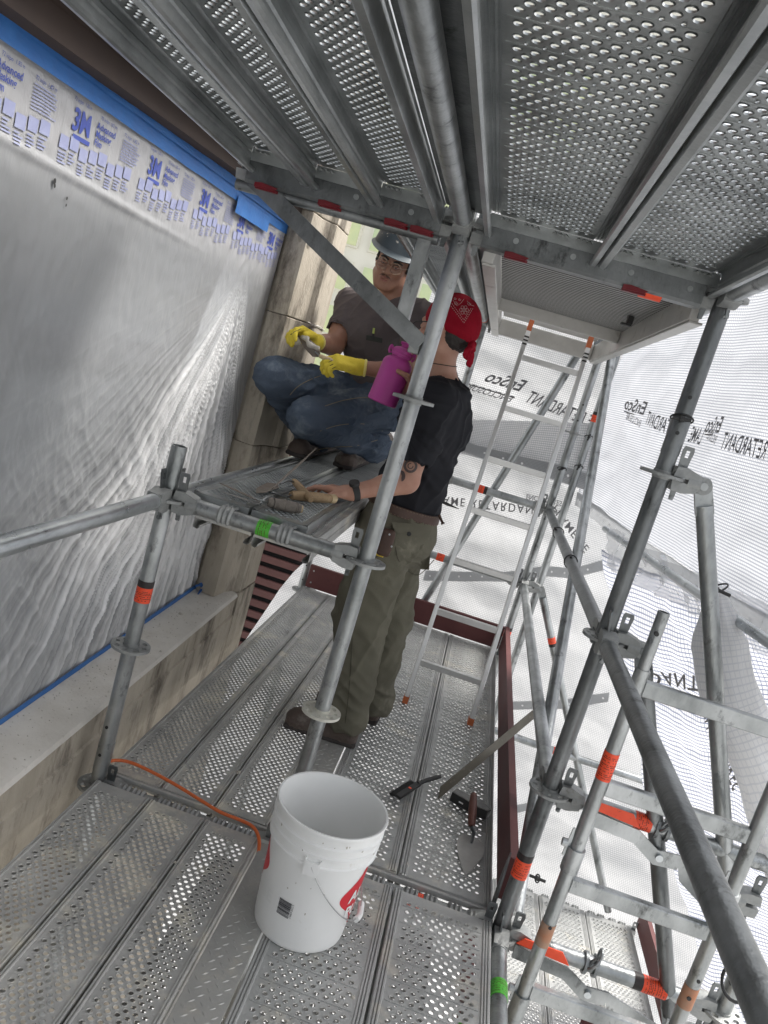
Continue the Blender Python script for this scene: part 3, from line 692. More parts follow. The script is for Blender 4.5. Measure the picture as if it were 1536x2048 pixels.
# orange extension cord
pts = [P(a, b, z=.052) for a, b in ((208, 1545), (215, 1531), (235, 1526), (262, 1531), (300, 1548), (350, 1575), (400, 1606), (440, 1630), (480, 1646), (505, 1660), (518, 1678), (520, 1700))]
def smooth_path(pts, n=6):
    out = []
    for i in range(len(pts) - 1):
        p0, p1, p2, p3 = pts[max(i - 1, 0)], pts[i], pts[i + 1], pts[min(i + 2, len(pts) - 1)]
        for k in range(n):
            t = k / n; out.append(.5 * ((2 * p1) + (p2 - p0) * t + (2 * p0 - 5 * p1 + 4 * p2 - p3) * t * t + (3 * p1 - p0 - 3 * p2 + p3) * t ** 3))
    return out + [pts[-1]]
for p in pts: p.z = .062
pts[-1].z = .03; pts[-2].z = .052; pts[0].z = .04
MT['cord'] = M('orange_cord', (.72, .16, .04), (.6, .12, .03), 20, .5)
o = MB().path(smooth_path(pts), .0055, 10).build('extension_cord', MT['cord']); tag(o, 'orange power cord lying across the deck joint at left', 'cord')
# ------------------------------------------------------------------ ground, street side, distant building
MT['ground'] = M('pale_street', (.45, .45, .44), (.36, .36, .36), .6, .9)
mb = MB(); mb.add([(-150, -150, -9), (150, -150, -9), (150, 150, -9), (-150, 150, -9)], [(0, 1, 2, 3)]); o = mb.build('ground', MT['ground']); tag(o, None, None, kind='structure')
MT['pale_facade'] = M('pale_facade', (.78, .76, .66), (.70, .68, .58), 1, .8)
MT['green_glass'] = M('green_glass', (.50, .60, .36), (.66, .70, .38), .9, .3, contrast=.12)
t = thing('apartment_building', 'pale distant building with yellow-green windows, seen past the stone jamb', 'building', (0, 15, 0))
mb = MB(); mb.box((-7, 0, -9), (3, 6, 14)); mb.build('wall', MT['pale_facade'], t, smooth=False)
for i in range(7):
    for k in range(10):
        x = -5.6 + i * .95; z = -1 + k * .95
        f = MB(); f.box((x, -.06, z), (x + .72, .0, z + .66)); w = f.build('window', MT['pale_facade'], t, smooth=False)
        mb = MB(); mb.box((x + .04, -.09, z + .04), (x + .33, -.061, z + .62)); mb.box((x + .39, -.09, z + .04), (x + .68, -.061, z + .62)); mb.build('pane', MT['green_glass'], w, smooth=False)
# reddish slatted cladding beyond the stone corner
MT['slat'] = M('red_brown_slat', (.12, .05, .044), (.08, .032, .029), 5, .7)
MT['void'] = M('dark_recess', (.02, .018, .018), (.03, .025, .025), 5, .9)
t = thing('slatted_screen', 'red-brown horizontal slats with dark gaps beyond the stone corner', 'slatted screen', (0, 0, 0))
mb = MB()
for k in range(28):
    z = -2.0 + k * .098
    mb.cbox((-1.6, 3.9, z), (-.12, 3.93, z + .058), .003)
mb.build('slats', MT['slat'], t)
mb = MB(); mb.box((-1.6, 4.02, -2.2), (-.12, 4.05, .85)); mb.build('backing', MT['void'], t)
mb = MB()
for x in (-1.3, -.75, -.3): mb.cbox((x, 3.935, -2.1), (x + .05, 3.98, .8))
mb.build('batten', MT['void'], t)
# ------------------------------------------------------------------ stone wall with sill, jamb and window
zsl = lambda y: .04 * (y - 1.3)
t = thing('stone_wall', 'stained limestone wall with broad dusty sill and carved jamb, left of the deck', 'wall', (0, 0, 0))
def prism_y(pts0, y0, y1, name, mat, sub=1):
    """profile (x,z) swept along y, rising with the building's slight slope"""
    mb = MB(); n = len(pts0); ny = max(2, int((y1 - y0) / .15) + 1)
    vs = []; fs = []
    for j in range(ny):
        y = y0 + (y1 - y0) * j / (ny - 1)
        for x, z in pts0: vs.append((x, y, z + zsl(y)))
    for j in range(ny - 1):
        for i in range(n): fs.append((j*n + i, (j + 1)*n + i, (j + 1)*n + (i + 1) % n, j*n + (i + 1) % n))
    fs += [tuple(range(n)), tuple(range((ny - 1)*n + n - 1, (ny - 1)*n - 1, -1))]
    mb.add(vs, fs); return mb
b = prism_y([(-.62, .262), (-.075, .262), (-.075, .17), (-.066, .165), (-.066, -9), (-.62, -9)], -6, 1.42, 'apron', None)
b.build('apron_wall', MT['stone'], t)
b = prism_y([(-.60, .292), (-.095, .286), (-.078, .280), (-.070, .266), (-.6, .2635)], -6, 1.425, 'sill', None)
b.build('sill', MT['stone_top'], t)
# jamb: carved profile in plan, extruded upward
plan = [(-.62, 1.315), (-.262, 1.312), (-.240, 1.285), (-.222, 1.278), (-.160, 1.262), (-.143, 1.264), (-.136, 1.30), (-.128, 1.375), (-.100, 1.43), (-.084, 1.436), (-.073, 1.445), (-.0695, 1.695), (-.62, 1.695)]
MT['stone'].node_tree.nodes['Principled BSDF'].inputs['Roughness'].default_value = .92
def jamb_block(z0, z1, mat, inset=0.):
    mb = MB(); n = len(plan); vs = []
    for z, e in ((z0, .003), (z0 + .004, 0), (z1 - .004, 0), (z1, .003)):
        for (x, y) in plan: vs.append((x - e * (x > -.3), y + e * .5 - inset * 0, z))
    fs = [(j*n + i, j*n + (i + 1) % n, (j + 1)*n + (i + 1) % n, (j + 1)*n + i) for j in range(3) for i in range(n)] + [tuple(range(n - 1, -1, -1)), tuple(range(3*n, 4*n))]
    mb.add(vs, fs); return mb
for z0, z1, m_ in ((.288, 1.045, 'stone'), (1.048, 1.655, 'stone'), (1.658, 2.12, 'stone'), (2.123, 3.4, 'stone')):
    jamb_block(z0, z1, m_).build('jamb_block', MT[m_], t, ang=25)
mb = MB(); mb.box((-.62, 1.43, -9), (-.0665, 1.698, .2845)); mb.build('corner_pier', MT['stone'], t)
# carved cap where the splay meets the lintel
mb = MB(); mb.lathe([(.001, -.075), (.022, -.07), (.036, -.04), (.040, -.005), (.040, .03)], 20, (-.165, 1.30, 2.02)); mb.build('carved_stop', MT['stone'], t)
mb = MB(); mb.path([V((-.066, 1.35, 1.66)), V((-.066, 1.47, 1.655)), V((-.066, 1.58, 1.66)), V((-.066, 1.70, 1.652))], .0035, 6); mb.build('mortar_joint', MT['stone_top'], t)
b = prism_y([(-.62, 2.085), (-.225, 2.085), (-.20, 2.09), (-.20, 2.15), (-.13, 2.16), (-.13, 4.5), (-.62, 4.5)], -6, 1.312, 'lintel', None); b.build('lintel', MT['lintel'], t)
mb = MB(); mb.box((-.64, -6, -9), (-.622, 1.69, 4.5)); mb.build('inner_wall', MT['void'], t)
# window behind the film
MT['glassdark'] = M('dim_window', (.16, .165, .17), (.24, .25, .255), 1.2, .25, contrast=.15)
MT['frame'] = M('window_frame', (.12, .12, .125), (.08, .08, .085), 4, .5)
win = MB(); win.box((-.42, -6, .30), (-.415, 1.30, 2.05)); wo = win.build('window', MT['glassdark'], t)
fm = MB()
for y in (-2.1, -1.25, -.42, 1.20): fm.cbox((-.415, y, .30), (-.36, y + .07, 2.04))
for z in (1.33, .31): fm.cbox((-.4145, -6, z), (-.37, 1.29, z + .075))
fm.build('frame', MT['frame'], wo)
MT['blind'] = M('pale_blind', (.80, .80, .79), (.66, .66, .65), 3, .8)
mb = MB(); mb.prism([(1.275, .31), (.02, .31), (.22, .62), (.46, .86), (.62, 1.02), (.70, 1.25), (.80, 1.55), (.92, 1.82), (1.275, 1.90)], .006, (-.345, 0, 0), (0, 1, 0), (0, 0, 1), (1, 0, 0)); mb.build('gathered_blind', MT['blind'], wo)
# ------------------------------------------------------------------ plastic masking film
def hash_noise(x, y, z=0.): return mnoise.noise(V((x, y, z)))
C0 = (.93, 1.80)      # point the creases radiate from
def film_x(y, z):
    dy, dz = y - C0[0], z - C0[1]; r = math.hypot(dy, dz); th = math.atan2(dz, dy)
    x = .010 * hash_noise(y * 1.2, z * 1.5, 3.1) + .006 * hash_noise(y * 3.1, z * 2.2, 9.)
    # tension creases fanning down and towards the camera
    fan = max(0, min(1, (r - .04) / .25)) * math.exp(-max(0, r - 1.25) * 2.) * (.6 + .55 * r)
    dg = math.degrees(th); down = max(0, min(1, (dg + 172) / 42)) ** 2 * max(0, min(1, (-52 - dg) / 18)) * (.30 + .70 * max(0, min(1, (dg + 140) / 22)))
    a = th * 9 + .5 * hash_noise(y * 2, z * 2)
    rid = 1 - abs(hash_noise(a * 2.2, r * .8, 1.)) * 3.2
    rid2 = 1 - abs(hash_noise(a * 5.2, r * 1.1, 5.)) * 3.2
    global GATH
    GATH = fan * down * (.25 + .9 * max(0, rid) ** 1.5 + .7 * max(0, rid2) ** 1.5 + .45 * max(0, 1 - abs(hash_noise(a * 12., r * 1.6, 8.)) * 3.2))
    x += fan * down * (max(0, rid) ** 2 * .013 + max(0, rid2) ** 2 * .008 + max(0, 1 - abs(hash_noise(a * 12., r * 1.6, 8.)) * 3.2) ** 2 * .0035)
    # slack wrinkles lower left
    w = max(0, min(1, (1.5 - z) / .6))
    n1 = hash_noise(y * 9 + z * 5, z * 3.5 - y * 2, 2.); n2 = hash_noise(y * 21 + z * 12, z * 7 - y * 5, 7.)
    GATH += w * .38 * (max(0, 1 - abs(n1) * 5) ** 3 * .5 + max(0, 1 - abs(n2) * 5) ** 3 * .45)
    x += w * (abs(n1) * -.012 + abs(n2) * -.006 + abs(hash_noise(y * 44 + z * 26, z * 13 - y * 9, 6.)) * -.004) + .0022 * hash_noise(y * 30, z * 22, 4.)
    # long fold under the printed band
    fz = 1.785 - .02 * (y + .3); x += .006 * math.exp(-((z - fz) / .012) ** 2) * max(0, min(1, (.55 - y) * 1.5))
    e = min(1, (1.315 - y) / .03, (z - .29 - zsl(y)) / .03, (2.05 + zsl(y) - z) / .03); e = max(0, e)
    return -.262 + x * e
mf = bpy.data.materials.new('masking_film'); mf.use_nodes = True; n_ = mf.node_tree.nodes; l_ = mf.node_tree.links
pb = n_['Principled BSDF']; pb.inputs['Roughness'].default_value = .33; pb.inputs['Specular IOR Level'].default_value = .9
geo = n_.new('ShaderNodeTexCoord'); spx = n_.new('ShaderNodeSeparateXYZ'); l_.new(geo.outputs['Object'], spx.inputs[0])
mrz = n_.new('ShaderNodeMapRange'); mrz.inputs[1].default_value = 1.73; mrz.inputs[2].default_value = 1.84; l_.new(spx.outputs[2], mrz.inputs[0])
nn = n_.new('ShaderNodeTexNoise'); nn.inputs['Scale'].default_value = 2.2; nn.inputs['Detail'].default_value = 5; l_.new(geo.outputs['Object'], nn.inputs[0])
mxa = n_.new('ShaderNodeMix'); mxa.data_type = 'RGBA'; mxa.inputs[6].default_value = (.38, .395, .41, 1); mxa.inputs[7].default_value = (.52, .53, .54, 1); l_.new(nn.outputs[0], mxa.inputs[0])
mxb = n_.new('ShaderNodeMix'); mxb.data_type = 'RGBA'; mxb.inputs[7].default_value = (.42, .42, .43, 1); l_.new(mxa.outputs[2], mxb.inputs[6]); l_.new(mrz.outputs[0], mxb.inputs[0]); l_.new(mxb.outputs[2], pb.inputs['Base Color'])
tr = n_.new('ShaderNodeBsdfTransparent'); tr.inputs[0].default_value = (.85, .87, .9, 1)
al = n_.new('ShaderNodeMapRange'); al.inputs[3].default_value = .52; al.inputs[4].default_value = .84; l_.new(mrz.outputs[0], al.inputs[0])
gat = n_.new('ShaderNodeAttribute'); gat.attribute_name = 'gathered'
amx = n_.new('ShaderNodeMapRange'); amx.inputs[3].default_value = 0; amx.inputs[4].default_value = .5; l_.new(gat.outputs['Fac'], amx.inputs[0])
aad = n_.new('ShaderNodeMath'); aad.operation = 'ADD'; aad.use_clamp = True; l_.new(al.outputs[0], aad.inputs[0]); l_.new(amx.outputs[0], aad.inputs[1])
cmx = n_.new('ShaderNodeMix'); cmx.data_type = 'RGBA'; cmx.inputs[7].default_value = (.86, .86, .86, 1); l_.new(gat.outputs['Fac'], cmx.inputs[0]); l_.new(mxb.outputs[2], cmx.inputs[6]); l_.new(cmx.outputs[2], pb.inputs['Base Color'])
msh = n_.new('ShaderNodeMixShader'); l_.new(aad.outputs[0], msh.inputs[0]); l_.new(tr.outputs[0], msh.inputs[1]); l_.new(pb.outputs[0], msh.inputs[2]); l_.new(msh.outputs[0], n_['Material Output'].inputs[0])
nb_ = n_.new('ShaderNodeTexNoise'); nb_.inputs['Scale'].default_value = 26; nb_.inputs['Detail'].default_value = 4; mpp = n_.new('ShaderNodeMapping'); mpp.inputs['Rotation'].default_value = (R_(35), 0, 0); mpp.inputs['Scale'].default_value = (1, 2.4, .5); l_.new(geo.outputs['Object'], mpp.inputs[0]); l_.new(mpp.outputs[0], nb_.inputs[0])
bmp = n_.new('ShaderNodeBump'); bmp.inputs['Strength'].default_value = .35; bmp.inputs['Distance'].default_value = .008; l_.new(nb_.outputs[0], bmp.inputs['Height']); l_.new(bmp.outputs[0], pb.inputs['Normal'])
ft = thing('plastic_film', 'translucent masking film with blue print taped over the window, creased near the jamb', 'plastic film', (0, 0, 0))
ny, nz = 560, 400; y0, y1 = -1.7, 1.315
vs = []; fs = []; gath = []
for j in range(nz):
    for i in range(ny):
        y = y0 + (y1 - y0) * i / (ny - 1); zb, zt_ = .285 + zsl(y), 2.07 + zsl(y)
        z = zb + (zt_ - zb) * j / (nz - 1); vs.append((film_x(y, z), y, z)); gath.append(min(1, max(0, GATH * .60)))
for j in range(nz - 1):
    for i in range(ny - 1): a = j*ny + i; fs.append((a, a + 1, a + ny + 1, a + ny))
mb = MB(); mb.add(vs, fs); fo = mb.build('film', mf, ft, ang=180)
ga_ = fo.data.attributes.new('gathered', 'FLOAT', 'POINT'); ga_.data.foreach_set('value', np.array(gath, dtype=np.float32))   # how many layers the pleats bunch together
# printed lettering: text built as flat meshes and laid on a surface
def text_mesh(s, bold=0.0, align='LEFT', shear=0., space=1.):
    c = bpy.data.curves.new('t', 'FONT'); c.body = s; c.offset = bold; c.shear = shear; c.align_x = align; c.resolution_u = 3; c.space_character = space
    o = bpy.data.objects.new('t', c); COL.objects.link(o); dg = bpy.context.evaluated_depsgraph_get(); dg.update()
    me = bpy.data.meshes.new_from_object(o.evaluated_get(dg)); 
    vs = [tuple(v.co) for v in me.vertices]; fs = [tuple(p.vertices) for p in me.polygons]
    bpy.data.objects.remove(o); bpy.data.curves.remove(c); bpy.data.meshes.remove(me)
    return vs, fs
_tc = {}
def text(s, **k):
    key = (s, tuple(sorted(k.items())))
    if key not in _tc: _tc[key] = text_mesh(s, **k)
    return _tc[key]
def put_text(mb, s, fn, u0, v0, size, sx=1., **k):
    """fn(u,v)->point; text starts at (u0,v0)"""
    vs, fs = text(s, **k); mb.add([fn(u0 + x * size * sx, v0 + y * size) for x, y, _ in vs], fs)
zq = lambda y, z: z + zsl(y) - .021 * (y + .6)
fp = lambda y, z: V((film_x(y, zq(y, z)) + .0025, y, zq(y, z)))
ink = MB(); pale = MB()
def bar(mb, y0, y1, z0, z1, fn=None):
    n = max(1, int((y1 - y0) / .02)); f_ = fn or fp
    for i in range(n):
        a, b = y0 + (y1 - y0) * i / n, y0 + (y1 - y0) * (i + 1) / n
        mb.add([f_(a, z0), f_(b, z0), f_(b, z1), f_(a, z1)], [(0, 1, 2, 3)])
rnd = random.Random(3)
for yc in (-.86, -.46, -.065, .33, .71, 1.08):
    put_text(ink, '3M', fp, yc, 1.965, .069, sx=.92, bold=.028, space=.95)
    bar(ink, yc + .012, yc + .085, 1.946, 1.956)
    for k, s in enumerate(('Advanced', 'Masking', 'Film')): put_text(ink, s, fp, yc + .105, 1.996 - k * .0195, .0225, bold=.02)
    put_text(ink, '72 in/po  1.82 m', fp, yc + .115, 2.020, .012); put_text(ink, '72 in/po  1.82 m', fp, yc - .01, 2.026, .012)
    put_text(ink, '72 in/po  1.82 m', fp, yc + .235, 2.016, .0125)
    for k in range(8):
        bar(pale, yc + .235, yc + .235 + rnd.uniform(.075, .105), 2.006 - k * .0070, 2.0088 - k * .0070)
for yc in (-.9, -.51, -.11, .29, .68, 1.02):
    for k in range(8):
        a = yc + .012 + k * .044
        if a + .04 > 1.29: continue
        dz = .008 * math.sin(k * 2.1)
        bar(pale, a, a + .037, 1.912 + dz, 1.942 + dz)
        for q in range(4): bar(pale, a + .002, a + rnd.uniform(.02, .037), 1.902 + dz - q * .0075, 1.9055 + dz - q * .0075)
ink.build('blue_lettering', MT['ink'], ft, smooth=False); pale.build('pale_blue_print', MT['ink_pale'], ft, smooth=False)
# small tears with dark holes
mb = MB()
for (px, py, r) in ((110, 363, .006), (110, 372, .004), (135, 397, .0035), (134, 411, .003)):
    p = P(px, py, x=-.255); q = [V((film_x(p.y, p.z) + .004, p.y + r * math.cos(a), p.z + r * 1.3 * math.sin(a))) for a in [i * math.pi / 4 for i in range(8)]]; mb.add(q, [tuple(range(8))])
mb.build('tear', MT['rubber'], ft, smooth=False)
# tape
def ribbon(mb, y0, y1, fz0, fz1, x, amp=.0012, n=90):
    vs = []; fs = []; m = 6
    for i in range(n):
        y = y0 + (y1 - y0) * i / (n - 1)
        for j in range(m):
            f = j / (m - 1); z = fz0(y) * (1 - f) + fz1(y) * f; vs.append((x + amp * hash_noise(y * 14, z * 60, x * 99), y, z))
    for i in range(n - 1):
        for j in range(m - 1): a = i*m + j; fs.append((a, a + m, a + m + 1, a + 1))
    mb.add(vs, fs)
jag = lambda y, s: .002 * hash_noise(y * 8, s)
mb = MB(); ribbon(mb, -1.8, 1.33, lambda y: zq(y, 2.041) + jag(y, 1), lambda y: zq(y, 2.085) + jag(y, 2), -.252)
ribbon(mb, -1.8, 1.33, lambda y: zq(y, 2.078) + jag(y, 3), lambda y: zq(y, 2.107), -.246, .003)
o = mb.build('masking_tape', MT['tape'], ang=180); tag(o, 'broad blue tape along the top of the plastic film', 'tape', 'blue masking tape')
mb = MB(); ribbon(mb, .62, 1.02, lambda y: zq(y, 2.0) + jag(y, 5) * 2, lambda y: zq(y, 2.06), -.2445, .002, 30); o = mb.build('masking_tape', MT['tape'], ang=180); tag(o, 'short extra patch of blue tape stuck below the broad tape near the jamb', 'tape', 'blue masking tape')
mb = MB(); ribbon(mb, -1.8, 1.30, lambda y: .290 + zsl(y) + jag(y, 6), lambda y: .313 + zsl(y) + jag(y, 7), -.248); o = mb.build('masking_tape', MT['tape'], ang=180); tag(o, 'narrow blue tape along the sill at the foot of the film', 'tape', 'blue masking tape')
mb = MB(); mb.path([P(391, 1173, x=-.235), P(402, 1168, x=-.22), P(404, 1178, x=-.215), P(396, 1188, x=-.21)], [.004, .009, .008, .003], 6)
mb.add([(-.245, 1.298, .29), (-.247, 1.316, .29), (-.247, 1.316, 2.05), (-.245, 1.298, 2.05)], [(0, 1, 2, 3)])
o = mb.build('masking_tape', M('shaded_tape', (.03, .11, .33), (.04, .14, .40), 14, .55)); tag(o, 'thin blue tape on the right edge of the film, curling at the sill', 'tape', 'blue masking tape')
# crumbs on the sill and deck
rnd = random.Random(11)
def crumb(mb, p, r):
    vs = []; k = 6
    for i in range(k): a = 6.283 * i / k; q = r * rnd.uniform(.6, 1.2); vs.append((p[0] + q * math.cos(a), p[1] + q * math.sin(a), p[2]))
    for i in range(k): a = 6.283 * i / k; q = r * rnd.uniform(.3, .7); vs.append((p[0] + q * math.cos(a), p[1] + q * math.sin(a), p[2] + r * rnd.uniform(.4, .9)))
    mb.add(vs, [(i, (i + 1) % k, k + (i + 1) % k, k + i) for i in range(k)] + [tuple(range(k, 2*k))])
mb = MB()
for i in range(520):
    y = rnd.uniform(-1.2, 1.4); x = rnd.choice((rnd.uniform(-.25, -.09), rnd.gauss(-.17, .04))); x = min(-.09, max(-.24, x))
    crumb(mb, (x, y, .2885 + zsl(y) - .001 * (x > -.12)), rnd.choice((.0012, .002, .003)))
for p in [P(720, 0 + 1224, z=.29)]: pass
for px, py, r in ((363, 1222, .012), (345, 1195, .007), (415, 1205, .005), (325, 1288, .006)):
    p = P(px, py, z=.289); crumb(mb, (p.x, p.y, .2865 + zsl(p.y)), r)
o = mb.build('mortar_dust', MT['mortar'], smooth=False); tag(o, 'mortar crumbs and grit scattered on the sill', 'debris', kind='stuff')
mb = MB()
for i in range(620):
    x = rnd.uniform(.01, .6) if rnd.random() < .8 else rnd.uniform(.7, 1.33); y = rnd.uniform(-1.2, 2.0) if rnd.random() < .5 else rnd.uniform(-1.0, .1)
    crumb(mb, (x, y, DZ + (.001 if abs(y) > .06 else -.02)), rnd.choice((.001, .0015, .0022, .003)))
for px, py, r in ((125, 1650, .009), (477, 1546, .010), (425, 1605, .008), (480, 1570, .005), (300, 1730, .006), (815, 1730, .008), (705, 1995, .008), (350, 1725, .006)):
    p = P(px, py, z=DZ); crumb(mb, (p.x, p.y, DZ), r)
o = mb.build('mortar_crumbs', MT['mortar'], smooth=False); tag(o, 'mortar crumbs scattered over the metal deck', 'debris', kind='stuff')
# ------------------------------------------------------------------ enclosure sheeting
MT['sheet'] = sheet_mat('enclosure_sheeting', (.80, .80, .805), (.44, .45, .47), .0130, .20, .48)
MT['sheet_near'] = sheet_mat('enclosure_sheeting_side', (.80, .805, .82), (.34, .36, .41), .0130, .25, .45)
MT['sheet_coarse'] = sheet_mat('coarse_reinforced_sheeting', (.80, .80, .82), (.22, .25, .34), .0215, .19, .42)
MT['hem'] = sheet_mat('sheeting_hem', (.52, .53, .54), (.34, .35, .36), .0085, .3, .4)
MT['eyelet'] = M('eyelet', (.85, .85, .85), None, rough=.4)
class Sheet:
    def __init__(s, c00, c10, c01, c11, fold=.03, fs=(2., 1.), seed=0., bow=0., left=None, sag=0.):
        s.c = [V(x) for x in (c00, c10, c01, c11)]; s.fold = fold; s.fs = fs; s.seed = seed; s.bow = bow; s.left = left; s.sag = sag
        s.W = ((s.c[1] - s.c[0]).length + (s.c[3] - s.c[2]).length) / 2; s.H = ((s.c[2] - s.c[0]).length + (s.c[3] - s.c[1]).length) / 2
        s.n = (s.c[1] - s.c[0]).cross(s.c[2] - s.c[0]).normalized()
        if s.n.dot(V(CC) - s.c[0]) < 0: s.n = -s.n
    def f(s, u, v, off=0.):
        uu = u
        if s.left: a = s.left(v); uu = a + (1 - a) * u
        p = s.c[0].lerp(s.c[1], uu).lerp(s.c[2].lerp(s.c[3], uu), v)
        x, y = uu * s.W, v * s.H
        d = s.fold * (hash_noise(x * s.fs[0], y * s.fs[1], s.seed) + .45 * hash_noise(x * s.fs[0] * 2.7, y * s.fs[1] * 2.2, s.seed + 5) + .2 * hash_noise(x * s.fs[0] * 7, y * s.fs[1] * 6, s.seed + 9))
        d += s.fold * .5 * (abs(hash_noise(x * 1.5 + y * .8, y * 3.6 - x * .5, s.seed + 3)) * 2 - .5)
        d -= s.bow * math.sin(math.pi * min(1, max(0, u))) * math.sin(math.pi * min(1, max(0, v)))
        return p + s.n * (d + off)
    def m(s, x, y, off=.003): return s.f(x / s.W, y / s.H, off)
    def build(s, name, mat, parent, nu=110, nv=110):
        mb = MB(); uv = []
        for j in range(nv):
            for i in range(nu):
                u, v = i / (nu - 1), j / (nv - 1); mb.v.append(tuple(s.f(u, v)))
                uu = u
                if s.left: a = s.left(v); uu = a + (1 - a) * u
                uv.append((uu * s.W, v * s.H))
        for j in range(nv - 1):
            for i in range(nu - 1): a = j*nu + i; mb.f.append((a, a + 1, a + nu + 1, a + nu)); mb.mi.append(0)
        return mb.build(name, mat, parent, ang=180, uvs=uv)
def hem(sh, parent, pts, w, eyelets=.12, off=.012):
    """a grey reinforced strip with punched eyelets along a line of points (metres on the sheet)"""
    mb = MB(); uv = []; ey = MB(); dist = 0; n = 0
    P2 = []
    for i in range(len(pts) - 1):
        k = max(2, int(math.hypot(pts[i+1][0] - pts[i][0], pts[i+1][1] - pts[i][1]) / .04))
        for q in range(k): f = q / k; P2.append((pts[i][0] * (1 - f) + pts[i+1][0] * f, pts[i][1] * (1 - f) + pts[i+1][1] * f))
    P2.append(pts[-1])
    for i, (x, y) in enumerate(P2):
        if i: dist += math.hypot(x - P2[i-1][0], y - P2[i-1][1])
        mb.v += [tuple(sh.m(x, y - w / 2, off)), tuple(sh.m(x, y + w / 2, off))]; uv += [(dist, 0), (dist, w)]
        if i: mb.f.append((2*i - 2, 2*i, 2*i + 1, 2*i - 1)); mb.mi.append(0)
        if dist > n * eyelets + .03:
            n += 1; ey.add([sh.m(x + .008 * math.cos(a), y + .008 * math.sin(a), off + .003) for a in [6.283 * q / 10 for q in range(10)]], [tuple(range(10))])
    o = mb.build('hem', MT['hem'], parent, ang=180, uvs=uv); ey.build('eyelet', MT['eyelet'], o, smooth=False)
# upper back sheet
YB = 3.07
t = thing('enclosure_sheet', 'white mesh-reinforced sheet behind the ladder with reversed lettering', 'sheeting', (0, 0, 0), 'white enclosure sheeting')
sh = Sheet((-.30, YB, 1.16), (1.56, YB, 1.16), (-.20, YB, 2.95), (1.56, YB, 2.95), .042, (1.1, 2.6), 1.)
sh.left = lambda v: max(0, min(.27, (v - .22) * 1.3)) 
sh.build('sheet', MT['sheet'], t)
tx = MB()
def mtext(mb, sh, s, xr, y, size, slope=0., **k):
    """reversed lettering (printed on the outer face): runs from xr towards smaller x"""
    vs, fs = text(s, **k); mb.add([sh.m(xr - x * size, y + yy * size + slope * (-x * size), .004) for x, yy, _ in vs], fs)
def toxz(px, py): p = P(px, py, y=YB); return p.x + .30, p.z - 1.16
a = toxz(1014, 775); mtext(tx, sh, 'EnSco', a[0], a[1] + .0, .112, 0, bold=.02); mtext(tx, sh, 'ENCLOSURES', a[0], a[1] - .085, .062, 0, bold=.01)
tx.add([sh.m(a[0] + .005 - i * .36 / 8, a[1] - .055 + j * .009, .004) for j in (0, 1) for i in range(9)], [(i, i + 1, i + 10, i + 9) for i in range(8)])
a = toxz(1222, 862); b_ = toxz(1032, 788); vs_, fs_ = text('FLAME RETARDANT', bold=.01); wd_ = max(v[0] for v in vs_); szx = (a[0] - b_[0]) / wd_
tx.add([sh.m(a[0] - x * szx, a[1] + (b_[1] - a[1]) * x / wd_ + y * .115 - .03, .004) for x, y, _ in vs_], fs_)
tx.build('reversed_lettering', MT['textgrey'], t, smooth=False)
# lower back sheet
t = thing('enclosure_sheet', 'lower white sheet hanging below the ladder, with grey eyelet strips', 'sheeting', (0, 0, 0), 'white enclosure sheeting')
s2 = Sheet((-.70, YB + .12, -2.6), (3.9, YB + .12, -2.6), (-.30, YB + .05, 1.30), (2.7, YB + .0, 1.30), .035, (.9, 2.4), 4.)
_ed = [(-.55, -2.6), (-.46, -1.2), (-.40, -.72), (-.33, -.5), (-.22, -.16), (-.16, -.02), (-.05, .17), (.0, .25), (-.2, .5), (-.25, 1.3)]
def _left(v):
    z = -2.6 + v * 3.9; xl = _ed[-1][0]
    for i in range(len(_ed) - 1):
        if _ed[i][1] <= z <= _ed[i+1][1]:
            f = (z - _ed[i][1]) / (_ed[i+1][1] - _ed[i][1]); xl = _ed[i][0] * (1 - f) + _ed[i+1][0] * f; break
    a = -.70 + .40 * v; b_ = 3.9 - 1.2 * v
    return max(0, (xl - a) / (b_ - a))
s2.left = _left; s2.build('sheet', MT['sheet'], t, 150, 150)
s2b = Sheet(*[tuple(c) for c in s2.c], s2.fold, s2.fs, s2.seed)      # same surface in plain metres for strips and lettering
def on2(px, py):
    p = P(px, py, y=YB + .09); v = (p.z + 2.6) / 3.9; a = -.70 + .40 * v; b_ = 3.9 - 1.2 * v
    return ((p.x - a) / (b_ - a) * s2b.W, v * s2b.H)
hem(s2b, t, [on2(850, 1148), on2(930, 1150), on2(1010, 1150), on2(1090, 1140), on2(1140, 1142), on2(1205, 1124)], .075, .105)
hem(s2b, t, [on2(1000, 1408), on2(1100, 1405), on2(1160, 1398), on2(1215, 1388)], .07, .12)
hem(s2b, t, [on2(1010, 1622), on2(1060, 1612), on2(1110, 1600), on2(1160, 1588)], .07, .12)
tx = MB()
def mt2(s, px, py, size, rot, flipv=False, **k):
    """lettering turned upside down on the hanging sheet"""
    x0, y0 = on2(px, py); vs, fs = text(s, **k); c, sn = math.cos(rot), math.sin(rot)
    pts = []
    for x, y, _ in vs:
        x, y = (x * size, -y * size); pts.append(s2b.m(x0 + x * c - y * sn, y0 + x * sn + y * c, .004))
    mb_ = tx; mb_.add(pts, fs)
mt2('FLAME RETARDANT', 862, 1000 - 12, .085, R_(10), bold=.008, space=1.25)
mt2('ENCLOSURES', 1052, 985, .05, R_(4), bold=.008)
mt2('FLAME RE', 1112, 1005, .085, R_(-35), bold=.008, space=1.1)
tx.build('upside_down_lettering', MT['textgrey'], t, smooth=False)
